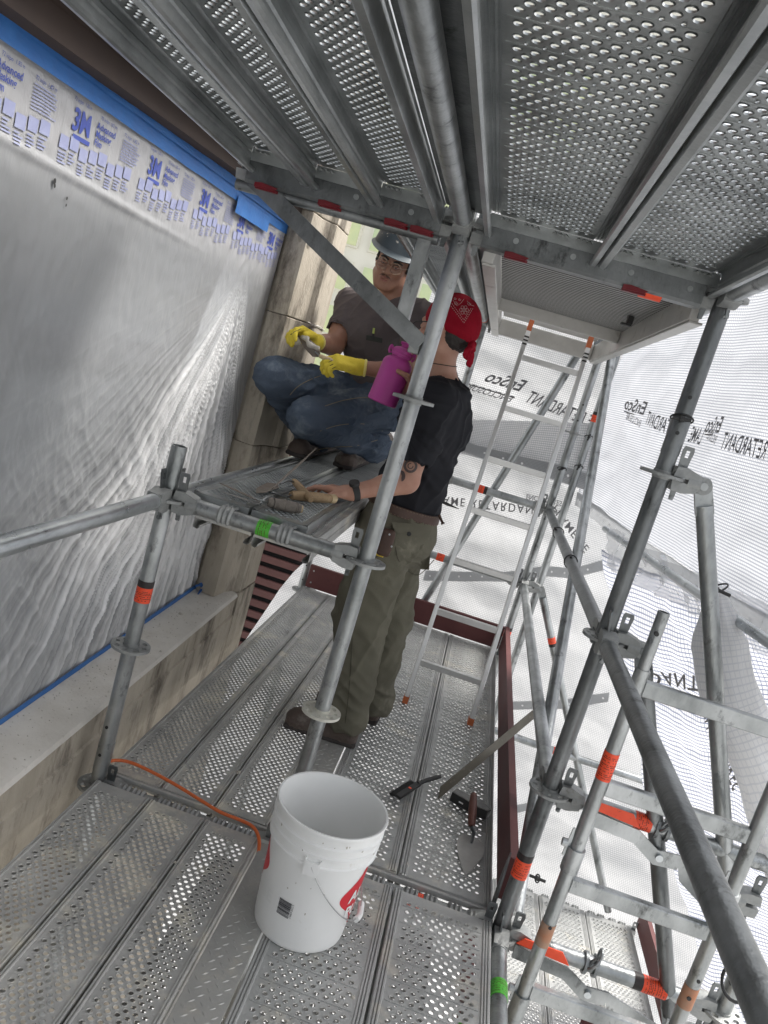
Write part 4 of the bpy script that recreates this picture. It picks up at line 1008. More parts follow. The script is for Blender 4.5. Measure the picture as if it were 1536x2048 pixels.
# loose folded flap hanging over the join
t = thing('sheet_flap', 'crumpled grey hem and loose flap of sheeting sagging behind the ladder', 'sheeting', (0, 0, 0), 'white enclosure sheeting')
s3 = Sheet((.55, YB - .03, 1.14), (1.66, YB - .10, 1.22), (.55, YB - .02, 1.34), (1.60, YB - .10, 1.62), .035, (3, 2), 7.)
s3.build('flap', MT['sheet'], t, 60, 24)
hem(s3, t, [(0, .10), (.3, .05), (.55, .03), (.85, .02), (1.08, .0)], .085, .14, .02)
# side sheet, running towards the camera on the right
MT['sheet_near'].node_tree.nodes
t = thing('enclosure_sheet', 'large fine-lined sheet at upper right with reversed lettering', 'sheeting', (0, 0, 0), 'white enclosure sheeting')
s4 = Sheet((1.56, YB, 1.10), (2.28, -.9, 1.12), (1.50, YB, 3.3), (2.20, -.9, 3.3), .034, (1.3, 1.4), 11.)
s4.build('sheet', MT['sheet_near'], t, 170, 110)
def on4(px, py):
    # intersect the ray with the flat side sheet
    v = P(px, py, d=1.) - V(CC); n = (s4.c[1] - s4.c[0]).cross(V((-.07, 0, 2.2))).normalized()
    q = V(CC) + v * ((s4.c[0] - V(CC)).dot(n) / v.dot(n)); e = (s4.c[1] - s4.c[0]).normalized(); return (q - s4.c[0]).dot(e), q.z - 1.10
def mt4(s, a, b, size, **k):
    x0, y0 = on4(*a); x1, y1 = on4(*b); vs, fs = text(s, **k); w = max(v[0] for v in vs)
    tx.add([s4.m(x0 + (x1 - x0) * x / w, y0 + (y1 - y0) * x / w + y * size, .004) for x, y, _ in vs], fs)
tx = MB()
for px, py in ((1288, 838), (1441, 876)):
    dx, dy = (-44, -20) if px < 1400 else (-32, -8)
    mt4('EnSco', (px, py - 6), (px + dx, py + dy), .105, bold=.02)
    mt4('ENCLOSURES', (px - 8, py + 18), (px + dx + 4, py + 8 + dy * .4), .055, bold=.01)
    mt4('l', (px - 1, py - 0), (px + dx, py + dy + 6), .010)
mt4('RETARDANT', (1352, 878), (1291, 850), .105, bold=.01)
mt4('RETARDANT', (1528, 925), (1444, 902), .105, bold=.01)
mt4('FLAME', (1580, 936), (1536, 928), .105, bold=.01)
mt4('LAME', (1402, 893), (1378, 886), .105, bold=.01)
tx.build('reversed_lettering', MT['textgrey'], t, smooth=False)
hem(s4, t, [(.0, -.01), (.5, -.03), (1.2, -.05), (2.2, -.05), (3.2, -.02), (4.0, 0)], .09, .14, .01)
# side lower sheet with a coarse grid
t = thing('enclosure_sheet', 'coarse-grid white sheet bellying out behind the steel access ladder', 'sheeting', (0, 0, 0), 'white enclosure sheeting')
s5 = Sheet(tuple(P(1430, 2120, d=4.7)), tuple(P(1900, 2250, d=3.2)), tuple(P(1196, 1100, d=4.3)), tuple(P(1640, 1270, d=2.75)), .07, (1.2, .9), 15., bow=-.05)
s5.build('sheet', MT['sheet_coarse'], t, 150, 150)
def on5(px, py):
    v = P(px, py, d=1.) - V(CC); n = s5.n
    u_, v_, st_ = .5, .5, .5
    vn = v.normalized()
    for _ in range(9):
        u_, v_ = min(((((s5.f(a, b) - V(CC)).normalized() - vn).length), a, b) for a in [u_ + st_ * k / 4 for k in range(-4, 5)] for b in [v_ + st_ * k / 4 for k in range(-4, 5)])[1:]; st_ *= .45
    return u_ * s5.W, v_ * s5.H
tx = MB()
for s, px, py in (('DANT', 1292, 1345), ('ENCLOSURES', 1432, 1400)):
    x0, y0 = on5(px, py); x1, y1 = on5(*((1402, 1352) if s[0] == 'D' else (1490, 1560))); xh, yh = on5(*((1292, 1375) if s[0] == 'D' else (1410, 1425))); vs, fs = text(s, bold=.015, space=1.1); w = max(q[0] for q in vs)
    tx.add([s5.m(x0 + (x1 - x0) * x / w + (xh - x0) * y / .7, y0 + (y1 - y0) * x / w + (yh - y0) * y / .7, .006) for x, y, _ in vs], fs)
tx.build('upside_down_lettering', MT['textgrey'], t, smooth=False)
# clear wrinkled plastic lap and tube along the bottom of the side sheet
MT['clearfilm'] = M('shiny_clear_film', (.80, .82, .85), (.62, .65, .69), 12, .08, .0, .6, 30, alpha=.42)
t = thing('sheeting_tube', 'pale tube along the bottom of the side sheeting', 'tube', (0, 0, 0))
MB().tube(P(1210, 1058, d=4.4), P(1560, 1300, d=2.1), .017, n=16).build('tube', MT['steel_pale'], t)
s6 = Sheet(tuple(P(1205, 1130, d=4.1)), tuple(P(1560, 1330, d=2.45)), tuple(P(1215, 1055, d=4.1)), tuple(P(1560, 1225, d=2.45)), .075, (5, 5), 21.)
o = s6.build('lap_film', MT['clearfilm'], None, 80, 20); tag(o, 'shiny clear film lapped under the side sheet hem', 'plastic film')
# gathered sheet bundle tied to the diagonal brace
MT['bundle'] = sheet_mat('gathered_sheeting', (.88, .88, .88), (.70, .71, .73), .0125, .15, .45)
mb = MB(); uv = []; pth = smooth_path([P(1432, 1180, d=2.42), P(1436, 1230, d=2.42), P(1440, 1290, d=2.42), P(1462, 1390, d=2.40), P(1500, 1480, d=2.38), P(1550, 1600, d=2.36), P(1600, 1760, d=2.34)], 8)
rad = [.022, .052, .078, .082, .078, .085, .09]
nn_ = 60
for i, p in enumerate(pth):
    f = i / 8; k = min(5, int(f)); r = rad[k] * (1 - (f - k)) + rad[min(6, k + 1)] * (f - k)
    d = (pth[min(i + 1, len(pth) - 1)] - pth[max(i - 1, 0)]).normalized(); a_ = V((0, 1, 0)); w = d.cross(a_).normalized(); a_ = w.cross(d)
    for q in range(nn_):
        th = 6.2832 * q / nn_; rr = r * (1 + .16 * hash_noise(math.cos(th) * 2.2, math.sin(th) * 2.2, f * .8) + .12 * abs(hash_noise(math.cos(th) * 5, math.sin(th) * 5, f * 1.3)))
        mb.v.append(tuple(p + a_ * rr * math.cos(th) * .8 + w * rr * math.sin(th))); uv.append((q / nn_ * .45, f * .09))
for i in range(len(pth) - 1):
    for q in range(nn_): mb.f.append((i*nn_ + q, i*nn_ + (q + 1) % nn_, (i + 1)*nn_ + (q + 1) % nn_, (i + 1)*nn_ + q)); mb.mi.append(0)
o = mb.build('sheet_bundle', MT['bundle'], ang=180, uvs=uv); tag(o, 'gathered roll of white sheeting tied under the diagonal brace at right', 'sheeting', 'white enclosure sheeting')
# bungee ties with black toggles
def toggle(label, c, axis, r, tog, L_=.045):
    c = V(c); axis = V(axis).normalized(); t = thing('bungee_tie', label, 'bungee tie', c, 'bungee ties with black toggles'); q = axis.to_track_quat('Z', 'Y')
    pts = [q @ V(((r + .004) * math.cos(a), (r + .004) * math.sin(a), .012 * math.sin(a))) for a in [i * 6.2832 / 20 for i in range(21)]]
    MB().path(pts, .0028, 6).build('cord_loop', MT['rubber'], t)
    d = V(tog).normalized(); s = (V(CC) - c).normalized() * (r + .012)
    mb = MB(); mb.tube(s - d * L_ / 2, s + d * L_ / 2, .0055, n=10); mb.tube(s - d * .006, s + d * .006, .009, n=10); mb.build('toggle', MT['rubber'], t)
    return t
up = (0, 0, 1)
toggle('black bungee toggle on the outer vertical tube, topmost', (XC + .12, L + .22, 1.50), up, TR, (.1, 0, 1))
toggle('black bungee toggle on the outer vertical tube, second down', (XC + .12, L + .22, 1.30), up, TR, (.3, 0, 1))
toggle('black bungee toggle on the far corner post above the guard tube', (XC, L, 1.27), up, TR, (1, 0, .6))
toggle('crossed black toggle on the chest-high far guard tube', (XC, 1.85, 1.0), (0, 1, 0), TR, (1, -.2, -.8), .07)
toggle('black toggle on the chest-high far guard tube nearer the post', (XC, 1.10, 1.0), (0, 1, 0), TR, (.3, 0, -1), .05)
toggle('grey cord and black toggle round the tall right post', (XC, 0, 1.66), up, TR + .002, (-1, 0, -.1), .05)
toggle('black toggle tying the sheet bundle to the diagonal brace', P(1432, 1178, d=2.40), (-.4, 0, 1), .03, (1, 0, -.15), .09)
toggle('speckled cord round the thick dark tube at the bottom right corner', P(1478, 1965, d=1.32), (0, 1, 0), TR, (1, .3, .1), .03)
toggle('black toggle beyond the toe board near the lower sticker', P(1075, 1757, d=2.9), (0, 1, .2), .004, (1, 0, -.05), .06)
# ------------------------------------------------------------------ white bucket
MT['pail'] = M('white_pail_plastic', (.88, .885, .875), (.82, .825, .81), 5, .36, 0, .08, 30, rvar=.08, c3=(.66, .63, .56), s3=14, t3=.64)
MT['red'] = M('red_label', (.68, .02, .035), (.60, .015, .03), 6, .4)
BK = V((.782, -.318, DZ + .0025)); 
t = thing('bucket', 'empty white plastic bucket with wire handle and barcode standing on the deck', 'bucket', BK)
H = .372
def R_at(z): return .128 + (.147 - .128) * z / H
prof_o = [(.0, .004), (.118, .004), (.124, .0), (.1265, .003), (.128, .012)]
prof = list(prof_o)
for z in (.05, .10, .15, .2, .255): prof.append((R_at(z), z))
prof += [(R_at(.262), .262), (.1515, .266), (.1515, .272), (.1475, .275), (.1475, .293), (.1525, .297), (.1525, .303), (.148, .306), (.148, .320), (.1545, .324), (.1545, .330), (.1495, .334), (.150, .356), (.1555, .358), (.1565, .364), (.1545, .3685), (.1495, .368), (.1465, .358), (.1430, .33), (R_at(.25) - .004, .25), (R_at(.1) - .004, .1), (.1235, .012), (.116, .008), (0, .008)]
prof = [(max(r, .0005), z) for r, z in prof]
mb = MB(); mb.lathe(prof, 96); mb.build('body', MT['pail'], t, ang=50)
mb = MB()
for r in (.04, .075, .108): mb.lathe([(r, .008), (r, .0105), (r + .003, .0105), (r + .003, .008)], 48, closed=True)
mb.build('base_ring', MT['pail'], t)
def cyl(ang, z, off=.0012): r = R_at(z) + off; return V((r * math.cos(ang), r * math.sin(ang), z))
# direction towards the camera
ac = math.atan2(CC[1] - BK.y, CC[0] - BK.x)
# handle lug and wire
la = ac + .02 - R_(4)
mb = MB()
for (a0, a1, z0, z1, e) in ((-.12, .12, .246, .284, .009), (-.15, -.12, .255, .292, .007), (.12, .15, .255, .292, .007)):
    vs = []; n = 6
    for rr in (.0, e):
        for i in range(n):
            for z in (z0, z1): a = la + a0 + (a1 - a0) * i / (n - 1); r = .1465 + rr; vs.append((r * math.cos(a), r * math.sin(a), z))
    fs = []
    for i in range(n - 1):
        b = 2 * n; fs += [(b + 2*i, b + 2*i + 2, b + 2*i + 3, b + 2*i + 1), (2*i + 1, 2*i + 3, b + 2*i + 3, b + 2*i + 1), (2*i, b + 2*i, b + 2*i + 2, 2*i + 2)]
    fs += [(0, 1, 2*n + 1, 2*n), (2*n - 2, 4*n - 2, 4*n - 1, 2*n - 1)]
    mb.add(vs, fs)
mb.build('handle_lug', MT['pail'], t)
pr = lambda px, py, a: None
hp = []
for k in range(15):          # wire swings down round the right side to the grip
    f = k / 14; a = la + f * 1.35; z = .272 - .185 * math.sin(f * 1.35) ** .9 * 1.0
    r = R_at(z) + .012 + .012 * f; hp.append(V((r * math.cos(a), r * math.sin(a), z)))
hp.insert(0, V((.150 * math.cos(la), .150 * math.sin(la), .276)))
MT['wire'] = M('bright_wire', (.45, .46, .46), (.6, .6, .6), 40, .3, .9)
for s in (1,):
    MB().path(smooth_path(hp, 3), .0018, 8).build('wire_handle', MT['wire'], t)
hp2 = []
for k in range(16):
    f = k / 15; a = la + 1.35 + f * (math.pi - 1.35) ; z = .087 + .185 * (1 - math.cos(f * math.pi / 2)); r = R_at(z) + .024 - .008 * f
    hp2.append(V((r * math.cos(a), r * math.sin(a), z)))
MB().path(smooth_path(hp2, 3), .0018, 8).build('wire_handle', MT['wire'], t)
ga = la + 1.40; gp = [cyl(ga - .16, .098, .030), cyl(ga - .0, .088, .032), cyl(ga + .42, .10, .030)]
MB().path(smooth_path([cyl(ga - .10, .092, .024), cyl(ga + .1, .087, .026), cyl(ga + .40, .088, .026)], 5), .0085, 12).build('grip', MT['pail'], t)
# red printed panels either side, curved edge, and white lettering
def patch(mb, a0, z0, pts, n=10, off=.0008):
    """pts: outline rows (z, amin, amax) filled between"""
    vs = []; fs = []
    for z, p, q in pts:
        for i in range(n): a = a0 + p + (q - p) * i / (n - 1); vs.append(tuple(cyl(a, z0 + z, off)))
    for j in range(len(pts) - 1):
        for i in range(n - 1): fs.append((j*n + i, j*n + i + 1, (j + 1)*n + i + 1, (j + 1)*n + i))
    mb.add(vs, fs)
mb = MB()
rows = []
for k in range(25):
    z = k / 24; e = .62 * (1 - math.exp(-((z - .5) / .26) ** 2)) ; rows.append((z * .215, e, 2.2))
aR = ac + .72; patch(mb, aR, .060, [(z, p, 1.5) for z, p, q in rows], 20)
aL = ac - 1.02; patch(mb, aL, .075, [(z, -1.5, -p) for z, p, q in rows], 20)
lb = mb.build('red_label', MT['red'], t, ang=180)
tx = MB()
def cyl_text(s, a0, z0, size, horiz=True, **k):
    vs, fs = text(s, **k); tx.add([cyl(a0 + x * size / .137, z0 + y * size, .0022) for x, y, _ in vs], fs)
for sgn, aa in ((1, aR + .26), (1, aL - 1.15)):
    cyl_text('ALL', aa, .15, .05, bold=.03); cyl_text('PURPOSE', aa, .10, .05, bold=.03)
tx.build('label_lettering', MT['pail'], lb, smooth=False)
# splashes of mortar and scuffs on the pail
mb = MB(); rs = random.Random(21)
for i in range(13):
    a0 = ac + rs.uniform(-1.2, 1.2); z0 = rs.choice((rs.uniform(.02, .34), rs.uniform(.30, .35))); q = rs.uniform(.0012, .0032)
    if .24 < z0 < .37: off = .0085
    else: off = .0012
    mb.add([cyl(a0 + q * rs.uniform(.5, 1.2) * math.cos(b) / .14, z0 + q * rs.uniform(.6, 2.0) * math.sin(b), off + (.005 if z0 > .3 else 0)) for b in range(6)], [tuple(range(6))])
mb.build('mortar_splash', MT['mortar'], t, smooth=False)
# barcode
bc = MB(); rb = random.Random(5); z = 0; ba = ac - .46
while z < .046:
    h = rb.choice((.0006, .001, .0018, .0024)); patch(bc, ba, .092 + z, [(0, -.02, .255), (h, -.02, .255)], 5, .0012); z += h + rb.choice((.0006, .0010, .0013))
MT['barcode'] = M('barcode_ink', (.02, .02, .03), (.03, .03, .04), 10, .5)
bc.build('barcode', MT['barcode'], t, smooth=False)
tx = MB(); vs, fs = text('0 12345 67890 5')
tx.add([cyl(ba + .265 + y * .008 / .137, .138 - x * .0062, .0016) for x, y, _ in vs], fs); tx.build('barcode_digits', MT['barcode'], t, smooth=False)
# ------------------------------------------------------------------ hand tools
def local(o, x, up=(0, 0, 1)):
    X = V(x).normalized(); Z = V(up); Y = Z.cross(X).normalized(); Z = X.cross(Y)
    return lambda a, b, c: V(o) + X * a + Y * b + Z * c
def handle(f, parent, x0, x1, r, mat, n=14, name='handle', bulge=.12, rings=0):
    pts = []; rr = []
    for i in range(n):
        q = i / (n - 1); pts.append(f(x0 + (x1 - x0) * q, 0, 0)); rr.append(r * (.82 + bulge * 1.6 * math.sin(math.pi * min(1, q * 1.05)) + (.06 * math.sin(q * rings * 6.28) if rings else 0)) * (1 if 0 < i < n - 1 else .8))
    return MB().path(pts, rr, 16).build(name, mat, parent)
# pointed trowel on the far deck
zt = DZ + .003
a = P(930, 1755, z=zt); b = P(945, 1672, z=zt + .01)
t = thing('pointing_trowel', 'large pointed trowel with brown handle lying on the deck by the toe board', 'trowel', (0, 0, 0), 'trowels')
f = local(a, b - a, (0, 0, 1)); Lb = (b - a).length
k = Lb / .15
sh_ = [(0, 0), (.012, .006), (.05, .030), (.09, .048), (.115, .050), (.132, .045), (.143, .030), (.148, .010)]
poly = [(x * k, y) for x, y in sh_] + [(x * k, -y) for x, y in sh_[::-1]]
mb = MB(); mb.add([f(x, y, 0) for x, y in poly] + [f(x, y, .0018) for x, y in poly], [tuple(range(len(poly) - 1, -1, -1)), tuple(range(len(poly), 2 * len(poly)))] + [(i, (i + 1) % len(poly), len(poly) + (i + 1) % len(poly), len(poly) + i) for i in range(len(poly))])
mb.build('blade', MT['blade2'], t)
h0 = P(943, 1650, z=zt + .05); h1 = P(947, 1592, z=zt + .095)
MB().path(smooth_path([f(Lb * .80, 0, .003), f(Lb * 1.0, 0, .012), h0.lerp(f(Lb * 1.0, 0, .012), .3), h0], 4), [.004 + .0006 * i for i in range(13)], 10).build('tang', MT['steel_dark'], t)
f2 = local(h0, h1 - h0); handle(f2, t, -.005, (h1 - h0).length + .01, .0155, MT['redwood'])
# black rubbing float / hammer beside it
t = thing('hand_float', 'black-sided float with a scuffed silver top under the trowel handle', 'hand tool', (0, 0, 0))
a = P(905, 1592, z=.06); b = P(975, 1632, z=.06); f = local((a + b) / 2, b - a); Lb = (b - a).length
mb = MB(); prf = [(-.5, -.021), (.30, -.027), (.5, -.014), (.52, .008), (.34, .026), (-.5, .021)]
prf = [(x * Lb, y) for x, y in prf]
mb.add([f(x, y, -.012) for x, y in prf] + [f(x, y, .024) for x, y in prf], [tuple(range(5, -1, -1)), tuple(range(6, 12))] + [(i, (i + 1) % 6, 6 + (i + 1) % 6, 6 + i) for i in range(6)]); mb.build('body', MT['rubber'], t)
prf2 = [(x * .97, y * .93) for x, y in prf]
mb = MB(); mb.add([f(x, y, .0243) for x, y in prf2] + [f(x, y, .028) for x, y in prf2], [tuple(range(5, -1, -1)), tuple(range(6, 12))] + [(i, (i + 1) % 6, 6 + (i + 1) % 6, 6 + i) for i in range(6)]); mb.build('top_plate', M('scuffed_silver', (.30, .30, .29), (.10, .10, .10), 22, .4, .6, .3, 80), t)
mb = MB(); 
for q in (-.25, .05): mb.add([f(q * Lb, -.0262, .004), f((q + .12) * Lb, -.0268, .004), f((q + .12) * Lb, -.0268, .010), f(q * Lb, -.0262, .010)], [(0, 1, 2, 3)])
mb.build('slot', MT['eyelet'], t, smooth=False)
# wire brush
t = thing('wire_brush', 'black wire brush with bent handle and small red spot on the wide planks', 'brush', (0, 0, 0))
a = P(795, 1596, z=.07); b = P(835, 1570, z=.07); c = P(880, 1553, z=.075)
f = local(a, b - a); Lb = (b - a).length
mb = MB(); mb.prism([(0, -.011), (Lb + .01, -.011), (Lb + .01, .011), (0, .011)], .011, f(0, 0, -.002), f(1, 0, 0) - f(0, 0, 0), f(0, 1, 0) - f(0, 0, 0), f(0, 0, 1) - f(0, 0, 0)); mb.build('stock', MT['rubber'], t)
MB().path(smooth_path([f(Lb, 0, .004), b.lerp(c, .35) + V((0, 0, .006)), c], 5), [.009, .0088, .0085, .0082, .008, .0085, .009, .0092, .009, .0085, .008], 10).build('handle', MT['rubber'], t)
mb = MB(); rb = random.Random(9)
for i in range(900):
    x = rb.uniform(.0, Lb * .98); y = rb.uniform(-.009, .009); d = V((rb.gauss(0, .006), rb.gauss(0, .004), 0)); o0 = f(x, y + .012, .002)
    p0 = f(x, .010 + y * .2, .002 + y * .5); p1 = f(x + rb.gauss(0, .004), .034 + rb.gauss(0, .003), y * .9 - .003)
    w = V((.0006, .0004, .0003)); mb.add([p0 - w, p0 + w, p1 + w, p1 - w], [(0, 1, 2, 3)])
mb.build('bristles', MT['rubber'], t, smooth=False)
mb = MB(); mb.prism([(0, 0), (.011, 0), (.011, .011), (0, .011)], .001, f(Lb * .55, -.005, .0095), f(1, 0, 0) - f(0, 0, 0), f(0, 1, 0) - f(0, 0, 0)); mb.build('red_spot', MT['stick_o'], t)
# steel strip leaning over the toe board
a = P(872, 1592, z=.055); b = P(1092, 1408, x=XC + .10)
t0 = (b - a).normalized(); wd = V((.25, .75, .75)); wd = (wd - t0 * wd.dot(t0)).normalized(); nn = t0.cross(wd); Ls = (b - a).length
mb = MB(); poly = [(0, -.015), (.035, .019), (Ls - .09, .019), (Ls, -.006), (Ls - .02, -.015)]
mb.prism(poly, .004, a, t0, wd, nn); o = mb.build('straightedge', MT['strip']); tag(o, 'long muddy steel straightedge leaning over the brown-red toe board', 'straightedge')
# trowels and pointing tools on the work table
zt = 1.0 + DZ + .005
t = thing('tuck_pointer', 'tuck pointer with twine-wrapped handle, nearest on the work table', 'pointing tool', (0, 0, 0), 'tools on the work table')
a = P(602, 1018, z=zt + .016); b = P(536, 1004, z=zt + .016); f = local(a, b - a); Lh = (b - a).length
handle(f, t, 0, Lh, .0190, MT['twine'], 22, rings=9)
MB().path([f(-.004, 0, 0), f(.004, 0, 0)], .013, 14).build('butt', MT['palewood'], t)
w_ = MB()
for k in range(5): w_.lathe([(.0165, -.0012), (.0185, 0), (.0165, .0012)], 14, f(Lh * (.15 + .18 * k), 0, 0), f(1, .25 * (-1) ** k, 0) - f(0, 0, 0), closed=True)
w_.build('binding', MT['rubber'], t)
c = P(520, 1003, z=zt + .018); d = P(438, 966, z=zt + .004)
MB().path(smooth_path([f(Lh, 0, 0), c + V((0, 0, .004)), c.lerp(d, .15)], 4), .0035, 8).build('tang', MT['steel'], t)
ax = (d - c).normalized(); s_ = ax.cross(V((0, 0, 1))).normalized(); Ld = (d - c).length
mb = MB(); mb.prism([(0, -.004), (.02, -.008), (Ld * .7, -.008), (Ld, 0), (Ld * .7, .008), (.02, .008), (0, .004)], .0022, c, ax, s_, (0, 0, 1)); mb.build('blade', MT['blade'], t)
e = P(520, 1009, z=zt + .008); g = P(440, 983, z=zt + .002)
t = thing('tuck_pointer', 'slim steel jointer lying beside the twine-wrapped handle', 'pointing tool', (0, 0, 0), 'tools on the work table')
ax = (g - e).normalized(); s_ = ax.cross(V((0, 0, 1))).normalized(); Ld = (g - e).length
mb = MB(); mb.prism([(0, -.005), (Ld * .6, -.006), (Ld, 0), (Ld * .6, .006), (0, .005)], .0022, e, ax, s_, (0, 0, 1)); mb.build('blade', MT['blade2'], t)
MB().path(smooth_path([e, e.lerp(P(540, 995, z=zt + .02), .5) + V((0, 0, .01)), P(545, 992, z=zt + .02)], 4), .0035, 8).build('tang', MT['steel'], t)
t = thing('margin_trowel', 'trowel with pale-ended wooden handle resting on the work table', 'trowel', (0, 0, 0), 'trowels')
a = P(668, 998, z=zt + .018); b = P(582, 990, z=zt + .018); f = local(a, b - a); Lh = (b - a).length
handle(f, t, .02, Lh, .0195, MT['wood'], 18, bulge=.08)
mb = MB(); mb.path([f(-.004, 0, 0), f(.0, 0, 0), f(.022, 0, 0)], [.0155, .0175, .0165], 16); mb.build('butt', MT['palewood'], t)
w_ = MB()
for k in range(9): w_.lathe([(.0172, -.0015), (.0186, 0), (.0172, .0015)], 14, f(Lh * (.42 + .035 * k), 0, 0), f(1, 0, 0) - f(0, 0, 0), closed=True)
w_.build('binding', MT['twine'], t)
c = P(577, 994, z=zt + .012); d = P(545, 985, z=zt + .002); MB().path([f(Lh, 0, 0), c, d], .004, 8).build('tang', MT['steel_dark'], t)
t = thing('london_trowel', 'rust-brown trowel with its thin blade sticking up from the work table', 'trowel', (0, 0, 0), 'trowels')
a = P(545, 978, z=zt + .02); b = P(634, 896, y=a.y + .16)
ax = (b - a).normalized(); s_ = V((.1, .95, .45)); s_ = (s_ - ax * s_.dot(ax)).normalized(); Ld = (b - a).length
mb = MB(); mb.prism([(0, -.006), (Ld * .12, -.020), (Ld * .45, -.034), (Ld * .9, -.006), (Ld, 0), (Ld * .9, .006), (Ld * .45, .034), (Ld * .12, .020), (0, .006)], .0022, a, ax, s_, ax.cross(s_)); mb.build('blade', MT['blade'], t)
c = P(512, 987, z=zt + .004); mb = MB(); d2 = P(552, 968, z=zt + .008); ax2 = (d2 - c).normalized(); s2_ = ax2.cross(V((0, 0, 1))).normalized(); l2 = (d2 - c).length
mb.prism([(0, 0), (l2 * .3, -.022), (l2 * .9, -.026), (l2, 0), (l2 * .8, .026), (l2 * .2, .018)], .002, c, ax2, s2_, (0, 0, 1)); mb.build('heel', MT['blade'], t)
f = local(P(622, 1000, z=zt + .022), P(588, 962, z=zt + .03) - P(622, 1000, z=zt + .022)); handle(f, t, 0, (P(588, 962, z=zt + .03) - P(622, 1000, z=zt + .022)).length, .0145, MT['wood'], 14)
MB().path(smooth_path([P(590, 964, z=zt + .03), P(575, 962, z=zt + .04), P(560, 968, z=zt + .03)], 4), .004, 8).build('tang', MT['steel_dark'], t)
# ------------------------------------------------------------------ people: smooth implicit surfaces polygonised with surface nets
def A_(p): return np.array(tuple(p), dtype=np.float64)
def cap(a, b, ra, rb=None, k=.02, op=0): return dict(t='c', a=A_(a), b=A_(b), ra=ra, rb=ra if rb is None else rb, k=k, op=op)
def ell(c, r, rot=None, k=.02, op=0): return dict(t='e', a=A_(c), r=A_(r), R=np.eye(3) if rot is None else np.array(rot), k=k, op=op)
def rbox(c, h, rot, r=.01, k=.01, op=0): return dict(t='b', a=A_(c), h=A_(h), R=np.array(rot), r=r, k=k, op=op)
def cut(p, n): return dict(t='p', a=A_(p), n=A_(V(n).normalized()), k=.004, op=2)
def sdf_prim(q, X):
    if q['t'] == 'c':
        ba = q['b'] - q['a']; L2 = max(1e-12, ba @ ba); pa = X - q['a']; h = np.clip(pa @ ba / L2, 0, 1)
        d = pa - h[..., None] * ba; return np.sqrt((d * d).sum(-1)) - (q['ra'] + (q['rb'] - q['ra']) * h)
    if q['t'] == 'e':
        p = (X - q['a']) @ q['R']; k0 = np.sqrt(((p / q['r']) ** 2).sum(-1)); k1 = np.sqrt(((p / q['r'] ** 2) ** 2).sum(-1)) + 1e-9; return k0 * (k0 - 1) / k1
    if q['t'] == 'b':
        p = np.abs((X - q['a']) @ q['R']) - (q['h'] - q['r']); return np.sqrt((np.maximum(p, 0) ** 2).sum(-1)) + np.minimum(p.max(-1), 0) - q['r']
    return (X - q['a']) @ q['n']
def bounds(q):
    if q['t'] == 'c': r = max(q['ra'], q['rb']); return np.minimum(q['a'], q['b']) - r, np.maximum(q['a'], q['b']) + r
    if q['t'] == 'e': r = q['r'].max(); return q['a'] - r, q['a'] + r
    r = np.sqrt((q['h'] ** 2).sum()); return q['a'] - r, q['a'] + r
def combine(D, d, q):
    k = q['k']
    if q['op'] == 0:
        h = np.clip(.5 + .5 * (D - d) / k, 0, 1); return D * (1 - h) + d * h - k * h * (1 - h)
    if q['op'] == 1: d = -d
    h = np.clip(.5 - .5 * (D - d) / k, 0, 1); return D * (1 - h) + d * h + k * h * (1 - h)
def sdf_at(prims, X):
    X = np.atleast_2d(np.array(X, dtype=np.float64)); D = np.full(len(X), .2)
    for q in prims: D = combine(D, sdf_prim(q, X), q)
    return D
def snap(prims, p, d, off=.0, n=60):
    """sphere-trace from p along d onto the surface"""
    p = A_(p); d = A_(V(d).normalized())
    best = (9, p)
    for _ in range(n):
        s = float(sdf_at(prims, p)[0])
        if abs(s) < best[0]: best = (abs(s), p)
        if abs(s) < 2e-4: break
        p = p + d * s * .9
    return V(best[1] - d * off)
